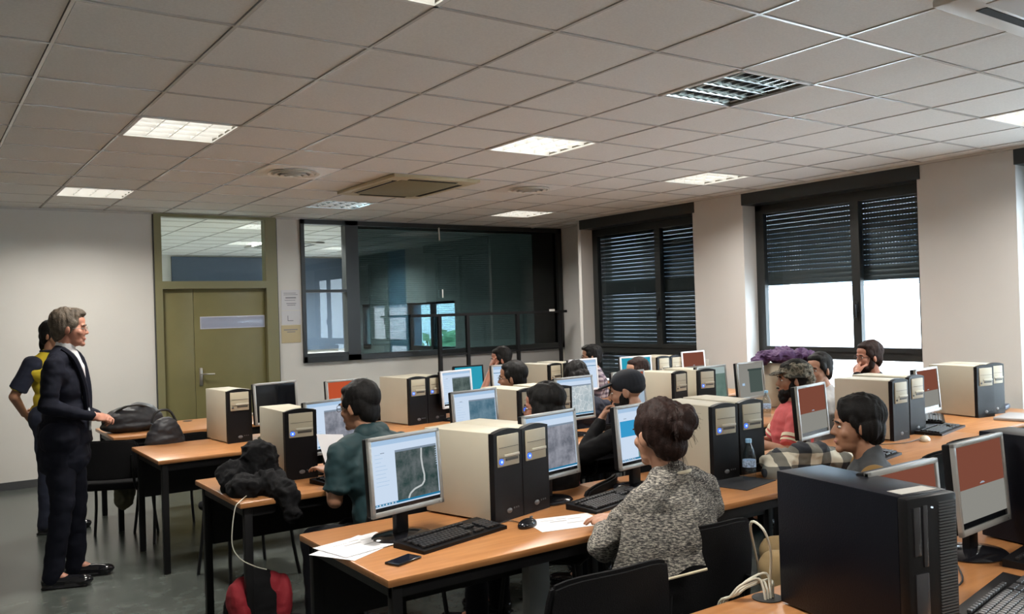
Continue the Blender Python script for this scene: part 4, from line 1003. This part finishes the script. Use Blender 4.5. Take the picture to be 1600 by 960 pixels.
# --- woman in grey knit
tall_chair(2.22, 2.30, -4, 'black fabric chair behind the woman in grey, nearest chair')
tall_chair(1.64, 2.13, -3, 'empty black fabric chair left of the woman in grey')
q = person('d', 'seated woman in a grey marl cardigan with hair in a messy bun, seen from behind', (2.24, 2.20, 0), RZ(6),
    dict(head=(.0, .085, 1.155), hrot=(-9, -3, 0), hs=1.10, sh=(.015, .035, .965), sw=.170, shd=.035, shy=-2, el=(-.215, .17, .775), er=(.24, .16, .75), wl=(-.02, .36, .785), wr=(.10, .36, .785), sleeve='long', shirt=KNIT, skin=SKIN, hair=HAIRBRN, style='bun', svox=.007, vox=.005, build=1.10, fold=.014, hipz=.50))
sh = q['sh']
MB().tube([sh+Vector((.068*math.cos(a), .004+.064*math.sin(a), .058-.010*math.sin(a))) for a in [k*PI/8 for k in range(17)]], .0065, 8, 2).build('neckline', CREAM, q['t'])
b = MB(); n = 26; tt = bmesh.new(); rowsv = []
for i in range(n+1):      # cardigan tail hanging behind the waist
    a = -PI*.02-PI*.96*i/n; col = []
    for j in range(9):
        v = j/8; rx = .205+.075*v+.010*math.sin(i*1.3)*v; ry = .150+.085*v+.010*math.cos(i*1.7)*v
        col.append(tt.verts.new((rx*math.cos(a)*1.0, ry*math.sin(a)+.0, .66-.19*v-.05*v*(i/n))))
    rowsv.append(col)
for i in range(n):
    for j in range(8): tt.faces.new((rowsv[i][j], rowsv[i+1][j], rowsv[i+1][j+1], rowsv[i][j+1]))
bmesh.ops.solidify(tt, geom=list(tt.faces), thickness=.008); b._add(tt, None); b.build('cardigan_hem', KNIT, q['t'], smooth=60)
Wi = Matrix.Rotation(-RZ(6), 4, 'Z') @ Matrix.Translation((-2.24, -2.20, 0))
TL, TR, BL, BR = Vector((1.97, 2.20, .93)), Vector((2.13, 2.03, .925)), Vector((1.77, 2.06, .735)), Vector((2.04, 1.895, .80)); tt = bmesh.new(); V = {}
for i in range(19):      # tail of the cardigan draped over the chair back
    for j in range(13):
        u, v = i/18, j/12; p_ = TL.lerp(TR, u).lerp(BL.lerp(BR, u), v)
        nd = Vector((-.45, -.89, .1)); p_ = p_+nd*(.035*math.sin(PI*min(1, v*1.3))+.010*math.sin(u*15+v*4)*v)+Vector((0, 0, .012*math.sin(u*9)*v))
        V[i, j] = tt.verts.new(Wi @ p_)
for i in range(18):
    for j in range(12): tt.faces.new((V[i, j], V[i+1, j], V[i+1, j+1], V[i, j+1]))
bmesh.ops.solidify(tt, geom=list(tt.faces), thickness=.009); b = MB(); b._add(tt, None); b.build('cardigan_tail', KNIT, q['t'], smooth=60)
MB().tube([Wi @ (BL.lerp(BR, k/8)+Vector((-.45, -.89, .1))*.012+Vector((0, 0, -.004))) for k in range(9)], .0045, 6, 3).build('hem_edge', CREAM, q['t'])
# --- boy in grey tee
chair(3.44, 2.12, 38, 'black fabric chair under the boy in the dark grey tee shirt')
q = person('e', 'seated boy in a dark grey tee shirt and khaki trousers looking left', (3.37, 2.15, 0), facing(-.62, .78),
    dict(head=(0, .07, 1.085), hrot=(10, 0, 0), hs=1.10, sh=(0, .015, .905), sw=.175, sleeve='short', shirt=GREYT, pants=KHAKI, skin=SKIN2, hair=HAIRBLK, style='thick', hipz=.49, el=(-.24, .10, .66), er=(.24, .10, .66), wl=(-.12, .28, .60), wr=(.12, .28, .60), vox=.0055, build=.98))
for s_, e_ in ((q['SL'], q['EL']), (q['SR'], q['ER'])):
    b = MB(); b.cap(s_, s_.lerp(e_, .6), .071, .067); b.cyl(s_.lerp(e_, .5), s_.lerp(e_, .84), .067, .068); remesh('mustard_sleeve', b, .008, MUST, q['t'], 3, folds(.004, 9))
# --- man in black cap
chair(3.48, 3.62, 27, 'black fabric chair under the man in the black cap')
q = person('f', 'seated man in a black jacket and dark flat cap, chin resting on his hand', (3.48, 3.60, 0), facing(-.45, .89),
    dict(head=(0, .16, 1.14), hrot=(14, -8, 0), hs=1.08, sh=(0, .075, .955), sw=.19, el=(-.24, .33, .80), er=(.22, .28, .78), wl=(-.085, .285, .975), wr=(.06, .46, .80), hl=dict(dir=(.55, -.25, .8), n=(-.3, .9, .1), curl=1.15), sleeve='long', skin=SKIN, hair=HAIRBLK, style='none', shirt=FABBLK, beard='stub', build=1.12, fold=.012))
HM = q['HM']; b = MB(); add_ell(b, HM, (0, -.022, .052), (.088, .108, .082)); add_ell(b, HM, (0, -.045, .02), (.078, .082, .05))
remesh('cap', b, .005, mat('cap_navy', (.012, .016, .024), .85), q['body'], 2)
b = MB(); add_ell(b, HM, (0, .105, .050), (.066, .066, .010), rotm(RZ(-14), 0, 0)); remesh('cap_brim', b, .004, MATS['cap_navy'], q['body'], 1)
b = MB(); b.tube([q['sh']+Vector((.09*math.cos(a), .0+.085*math.sin(a), .07)) for a in [k*PI/8 for k in range(17)]], .026, 8, 2); b.build('hood_collar', FABBLK, q['t'])
# --- long haired woman
chair(2.66, 3.48, 30, 'black fabric chair under the long haired woman')
q = person('g', 'seated woman with long dark hair and glasses wearing black', (2.66, 3.46, 0), facing(-.5, .86),
    dict(head=(0, .06, 1.13), hrot=(8, -4, 0), hs=1.06, sw=.165, skin=SKIN3, hair=HAIRBLK, style='long', glasses=True))
# --- man with glasses
chair(3.61, 5.12, 40, 'black fabric chair under the man with glasses')
q = person('h', 'seated man with short black hair and thin glasses in profile, behind the long haired woman', (3.61, 5.10, 0), facing(-.72, .69),
    dict(head=(0, .05, 1.14), hrot=(4, 0, 0), hs=1.06, skin=SKIN2, hair=HAIRBLK, style='short', glasses=True, shirt=NAVY))
# --- man holding his face
chair(4.80, 6.98, 65, 'black fabric chair under the man holding his face')
q = person('i', 'seated man holding his hand over his face, in front of the rack', (4.80, 6.98, 0), facing(-.80, .35),
    dict(head=(0, .06, 1.155), hrot=(0, -4, 0), hs=1.06, skin=SKIN3, hair=HAIRBLK, style='short', el=(-.18, .30, .80), wl=(-.05, .17, 1.05), hl=dict(dir=(.2, -.2, 1), n=(-.2, 1, .2), curl=.25), sleeve='short', shirt=NAVY, beard='stub'))
# --- bowed dark head
chair(4.24, 5.04, 0, 'black fabric chair under the person with bowed head')
q = person('j', 'seated person bowing a dark haired head, only the crown showing', (4.24, 5.02, 0), RZ(0),
    dict(head=(-.04, .14, 1.09), hrot=(0, -38, 0), hs=1.08, hair=HAIRBLK, style='thick', shirt=NAVY))
# --- plaid shirt man
chair(5.66, 6.66, 50, 'black fabric chair under the man in the plaid shirt')
q = person('k', 'seated man with glasses in a purple and white plaid shirt by the dark glass', (5.66, 6.66, 0), facing(-.85, .50),
    dict(head=(0, .04, 1.14), hrot=(0, 0, 0), hs=1.06, skin=SKIN2, hair=HAIRBLK, style='quiff', glasses=True, shirt=PLAID1))
# --- smiling person half hidden
chair(4.88, 5.18, 24, 'black fabric chair under the smiling person behind the beige tower')
q = person('l', 'seated smiling person with combed back dark hair, half hidden behind a beige tower', (4.88, 5.18, 0), facing(-.40, .92),
    dict(head=(-.03, .02, 1.095), hrot=(52, 0, 0), hs=1.04, skin=SKIN, hair=HAIRBRN, style='short', shirt=NAVY))
# --- camo hat man in red tee
chair(4.64, 3.46, 45, 'black fabric chair under the man in the red tee shirt')
q = person('m', 'seated bearded man in a red tee shirt with cream sleeve stripes and camouflage bush hat', (4.57, 3.49, 0), facing(-.72, .69),
    dict(head=(0, -.02, 1.135), hrot=(6, 0, 0), hs=1.08, sh=(0, -.01, .925), sw=.18, skin=SKIN2, hair=HAIRBLK, style='short', beard='full', sleeve='short', shirt=REDT, pants=JEAN, el=(-.27, .06, .72), er=(.24, .1, .70), wl=(-.10, .30, .78), wr=(.08, .32, .78), build=1.04))
HM = q['HM']; b = MB(); add_ell(b, HM, (0, -.025, .055), (.094, .112, .080)); add_ell(b, HM, (0, -.085, -.005), (.085, .060, .072)); add_ell(b, HM, (0, .095, .050), (.075, .060, .009), rotm(RZ(-16), 0, 0))
add_ell(b, HM, (0, -.125, -.06), (.080, .028, .045), rotm(RZ(30), 0, 0))
for k in (-1, 1): add_ell(b, HM, (k*.088, -.01, .035), (.030, .09, .008), rotm(0, RZ(k*35), 0))
remesh('bush_hat', b, .005, CAMO, q['body'], 1, folds(.007, 22), .5)
for s_, e_ in ((q['SL'], q['EL']), (q['SR'], q['ER'])):
    ax = (e_-s_)
    for a, b_ in ((.50, .60), (.66, .72)): MB().cyl(s_+ax*a, s_+ax*b_, .066, .067, 24).build('sleeve_stripe', CREAM, q['t'])
# --- short haired man
chair(5.32, 3.78, 27, 'black fabric chair under the short haired man behind the bush hat')
q = person('n', 'seated young man with cropped dark hair between the bush hat and the bearded man', (5.32, 3.78, 0), facing(-.45, .89),
    dict(head=(-.03, .02, 1.14), hrot=(62, 0, 0), hs=1.06, skin=SKIN, hair=HAIRBLK, style='short', shirt=mat('pale_tee', (.45, .45, .46), .8)))
# --- bearded man hand at mouth
chair(6.17, 3.90, 65, 'black fabric chair under the bearded man by the window')
q = person('o', 'seated bearded man in glasses, hand at his mouth, before the bright window', (6.15, 3.90, 0), facing(-.86, .35),
    dict(head=(0, .05, 1.185), hrot=(0, -2, 0), hs=1.08, skin=SKIN3, hair=HAIRBRN, style='short', beard='stub', glasses=True, shirt=FABBLK, hipz=.52, el=(-.20, .30, .82), wl=(-.05, .185, 1.065), hl=dict(dir=(.5, -.3, .6), n=(-.3, 1, .1), curl=1.1), build=1.08))

# ------------------------------------------------------------------ bags, clothes, small things
def lump(name, cat, label, loc, parts, m, voxel=.008, fold=.012, fs=12, sm=3, rz=0, seed=1):
    t = thing(name, label, cat, loc, rz); b = MB()
    for p in parts:
        if p[0] == 'e': b.ell(p[1], p[2], p[3] if len(p) > 3 else None)
        else: b.cap(p[1], p[2], p[3], p[4])
    remesh('fabric' if cat != 'bag' else 'bag_body', b, voxel, m, t, sm, (ridged if cat != 'bag' else folds)(fold, fs, seed)); return t
t = lump('jacket', 'jacket', 'crumpled black jacket over the left corner of the third row desk', (1.42, 4.42, DH), [('e', (.04, .12, .07), (.17, .14, .09)), ('e', (.08, .10, .15), (.10, .09, .09)), ('e', (-.02, -.06, .04), (.11, .12, .06)), ('c', (.06, -.1, .05), (.10, -.24, .02), .07, .06), ('c', (.10, -.28, .01), (.10, -.33, -.06), .05, .045), ('e', (-.06, .1, .04), (.07, .09, .05)), ('e', (.13, -.05, .04), (.06, .1, .05))], FABBLK, fold=.020, fs=14)
t = lump('backpack', 'bag', 'rounded black bag on the back row desk beside the suited man', (1.50, 7.62, DH), [('e', (0, 0, .09), (.24, .14, .12)), ('e', (.05, 0, .12), (.16, .12, .11)), ('e', (0, 0, .05), (.25, .15, .06))], mat('nylon_black', (.013, .013, .017), .55), fold=.006)
MB().tube([(-.15, -.05, .16), (-.05, -.08, .215), (.08, -.08, .205), (.17, -.05, .14)], .010, 8, 4).build('strap', BLKC, t)
# chairs with bag at fourth row left
chair(1.66, 7.00, 5, 'black fabric chair in front of the back row desk, with a bag on its back')
t = lump('backpack', 'bag', 'black backpack hanging on the chair in front of the back row', (1.53, 6.66, .70), [('e', (0, 0, .03), (.145, .08, .17)), ('e', (0, .0, .12), (.11, .07, .11)), ('e', (0, -.04, -.04), (.12, .05, .09))], MATS['nylon_black'], fold=.008)
MB().tube([(-.09, 0, .19), (-.06, -.0, .27), (.03, .0, .275), (.08, 0, .19)], .009, 8, 4).build('handle', BLKC, t)
chair(1.75, 5.52, 8, 'empty black fabric chair at the left end of the fourth row')
chair(1.26, 7.02, -25, 'black fabric chair beside the suited man, partly behind the desk leg')
t = lump('jacket', 'jacket', 'olive jacket hanging below the back row desk beside the suited man', (1.32, 7.25, .32), [('e', (0, 0, .14), (.06, .05, .16)), ('e', (.03, 0, .0), (.08, .06, .14)), ('e', (.05, -.02, .25), (.04, .04, .1))], mat('olive_cloth', (.10, .095, .06), .85), fold=.012)
# red and black backpack on the floor
t = lump('backpack', 'bag', 'red and black backpack on the floor beside the third row desk leg', (1.41, 4.33, 0), [('e', (0, 0, .16), (.17, .13, .19)), ('e', (0, 0, .24), (.13, .11, .13)), ('e', (0, 0, .06), (.19, .15, .08)), ('c', (.05, -.1, .08), (.3, -.18, .05), .09, .05)], FABBLK, fold=.008)
for sx in (-1, 1):
    b = MB(); b.ell((0, 0, 0), 1, Matrix.Translation((sx*.098, -.045, .17)) @ rotm(0, RZ(sx*10), 0) @ Matrix.Diagonal((.058, .105, .165, 1))); b.ell((sx*.07, -.02, .28), (.06, .075, .07)); remesh('side_panel', b, .007, FABRED, t, 3, folds(.005, 12))
# bag charger cable
tag(MB().tube([(1.36, 4.28, .752), (1.29, 4.17, .75), (1.255, 4.14, .72), (1.235, 4.13, .57), (1.27, 4.13, .49), (1.34, 4.12, .44), (1.40, 4.14, .41)], .0026, 6, 6).build('charging_cable', WHITEC), 'thin white cable hanging from the jacket down to the red backpack', 'cable')
# purple coat
lump('coat', 'coat', 'crumpled purple coat lying on top of a beige tower by the window', (6.12, 4.72, 1.135), [('e', (0, 0, .04), (.18, .14, .055)), ('e', (-.10, .05, .045), (.12, .09, .045)), ('e', (.12, -.04, .045), (.13, .10, .05)), ('e', (.02, .03, .075), (.10, .09, .045)), ('e', (-.19, .07, .0), (.07, .07, .04)), ('e', (.21, -.08, .02), (.07, .08, .045))], mat('purple_cloth', (.060, .022, .085), .75, noise_amt=.2, nscale=20), voxel=.006, fold=.022, fs=14, rz=RZ(-20))
# plaid shirt
lump('shirt', 'shirt', 'black and cream plaid shirt heaped on the desk between bottle and boy', (3.83, 2.80, DH), [('e', (0, 0, .07), (.17, .10, .075)), ('e', (-.15, .03, .06), (.12, .10, .065)), ('e', (.13, 0, .06), (.15, .09, .055)), ('e', (-.02, -.02, .11), (.12, .08, .055)), ('e', (-.22, -.03, .03), (.08, .08, .05)), ('c', (.2, 0, .05), (.34, .02, .04), .05, .04)], PLAID2, fold=.016, fs=9, rz=RZ(-22))
# red bag and black case under third row
lump('bag', 'bag', 'red bag on the chair below the third row desk edge', (3.14, 3.95, .42), [('e', (0, 0, .12), (.07, .06, .14)), ('e', (.0, 0, .03), (.09, .07, .08))], FABRED, fold=.008)
# water bottle
def bottle(x, y, label, rx=0, z=DH):
    t = thing('water_bottle', label, 'bottle', (x, y, z)); t.rotation_euler = (rx, 0, RZ(20))
    MB().lathe([(.030, 0), (.033, .006), (.033, .05), (.031, .056), (.033, .062), (.033, .12), (.030, .135), (.022, .160), (.0135, .178), (.0135, .190)], (0, 0, 0), 28).build('bottle_body', BOTTLE, t)
    MB().lathe([(.0336, .065), (.0338, .07), (.0338, .098), (.0336, .10)], (0, 0, 0), 28).build('label_band', mat('bottle_label', (.30, .40, .55), .4, noise_amt=.7, nscale=90), t)
    MB().lathe([(.0155, .186), (.0155, .203), (.0145, .205)], (0, 0, 0), 20).build('cap', mat('cap_blue', (.22, .42, .62), .4), t)
bottle(3.46, 2.90, 'clear plastic water bottle with pale blue cap in front of the beige tower')
bottle(5.50, 4.42, 'small clear plastic bottle in front of the turned grey monitor')
t = thing('mug', 'dark blue mug between the green screen and the turned monitor', 'mug', (5.48, 4.78, DH+.0))
MB().lathe([(.045, 0), (.05, .004), (.05, .12), (.046, .12), (.044, .012)], (0, 0, 0)).build('cup', mat('mug_blue', (.01, .035, .09), .3), t)
MB().tube([(.048, 0, .09), (.08, 0, .085), (.08, 0, .035), (.048, 0, .03)], .006).build('handle', MATS['mug_blue'], t)
# laptop at right edge
t = thing('laptop', 'closed grey laptop at the right edge on the far desk', 'laptop', (6.55, 3.02, DH), RZ(10))
MB().box((0, 0, .012), (.36, .25, .022), .006).build('lid', mat('laptop_grey', (.35, .34, .34), .35), t); MB().box((0, 0, .003), (.35, .24, .006)).build('base', BLACKP, t, smooth=0)
t = thing('telephone', 'dark blue telephone handset at the right edge by the window', 'telephone', (7.0, 3.42, DH), RZ(15))
MB().box((0, 0, .02), (.18, .2, .04), .012).build('base', mat('phone_navy', (.02, .03, .06), .4), t); MB().tube([(-.06, -.08, .055), (-.06, 0, .065), (-.06, .08, .055)], .018).build('handset', MATS['phone_navy'], t)
tag(MB().box((2.62, 7.9, DH+.012), (.10, .08, .024), .006).build('small_box', mat('pale_box', (.5, .48, .42), .6)), 'small pale box on the back row desk right of the switched off monitor', 'box')

# chairs of the right part
tall_chair(4.62, 2.64, -4, 'black fabric chair tucked under the right desk, nearer the cream mouse')
tall_chair(4.12, 2.54, 5, 'empty black fabric chair tucked at the desk behind the near red screens')
chair(1.64, 2.05, 8, 'black fabric chair pushed in at the left end of the second row') if False else None

# black tubular rack with grey panels
t = thing('rack', 'black tubular frame rack with grey panels in front of the dark glass', 'rack', (5.55, 9.55, 0), 0)
xs = [0, .42, 1.22, 1.95]
for x in xs: MB().box((x, 0, .81), (.045, .045, 1.62 if x != xs[-1] else 1.62)).build('post', BLACKM, t, smooth=0)
MB().box((.87, 0, 1.61), (2.40, .035, .035)).build('top_rail', BLACKM, t, smooth=0)
MB().box((.97, 0, 1.10), (1.95, .03, .03)).build('middle_rail', BLACKM, t, smooth=0)
MB().box((-.20, 0, 1.61), (.4, .03, .03)).build('side_rail', BLACKM, t, smooth=0)
MB().box((.2, .0, 1.33), (.42, .02, .02)).build('cross_rail', BLACKM, t, smooth=0) if False else None
for a, b_ in zip(xs, xs[1:]): MB().bx((a+.03, .0, .30), (b_-.03, .015, 1.08)).build('panel', mat('grey_panel', (.23, .22, .21), .6), t, smooth=0)
MB().box((1.80, -.02, 1.63), (.09, .01, .03)).build('tag_plate', WHITEM, t, smooth=0)

# cables on desks
def cable(pts, r, m, label, name='cable'): return tag(MB().tube(pts, r, 6, 5).build(name, m), label, 'cable')
z = DH+.004
cable([(1.64, 3.14, z), (1.78, 3.03, z), (1.90, 3.05, z), (1.96, 3.10, z)], .003, BLKC, 'black lead running from the nearest screen base to the keyboard')
cable([(2.07, 2.95, z), (2.05, 3.0, z), (1.98, 2.985, z)], .002, BLKC, 'thin lead of the glossy black mouse')
cable([(2.46, 3.10, z), (2.60, 3.14, z), (2.74, 3.22, z), (2.9, 3.2, z)], .0025, BLKC, 'black lead on the desk behind the papers and keyboard')
cable([(3.06, 1.40, z), (3.3, 1.33, z), (3.6, 1.5, z)], .003, BLKC, 'black lead around the base of the right red screen')
cable([(2.30, 1.34, z), (2.45, 1.46, z), (2.62, 1.40, z), (2.8, 1.5, z)], .003, BLKC, 'black lead looping behind the bottom right keyboard')
cable([(5.2, 3.0, z), (5.0, 2.98, z), (4.85, 3.05, z)], .0025, BLKC, 'lead of the cream mouse')
for k, (dx, h, nm) in enumerate(((.06, .055, 'middle one'), (.072, .075, 'tallest arch'), (.084, .05, 'rightmost one'), (.048, .065, 'leftmost one'))):
    cable([(2.02+dx, 1.69, DH-.06), (2.02+dx, 1.69, DH+.01), (2.00+dx*1.5, 1.715, DH+h*.9), (1.965+dx, 1.735, DH+h*.7), (1.94+dx, 1.755, DH+.012), (1.935+dx, 1.80, DH-.03), (1.94+dx, 1.82, .5)], .0038, WHITEC, 'ivory cable arching out of the desk hole, %s of the bunch' % nm)
cable([(2.105, 1.70, DH-.05), (2.105, 1.70, DH+.04), (2.10, 1.69, .88), (2.08, 1.70, .95), (2.12, 1.78, .94), (2.25, 1.86, .75), (2.35, 1.9, .4)], .0042, WHITEC, 'single ivory cable standing up beside the near black computer')
tag(MB().lathe([(.040, 0), (.045, .001), (.045, .003), (.028, .0035)], (2.09, 1.70, DH)).build('cable_grommet', BLKC), 'round black cable hole ring beside the near black computer', 'grommet')
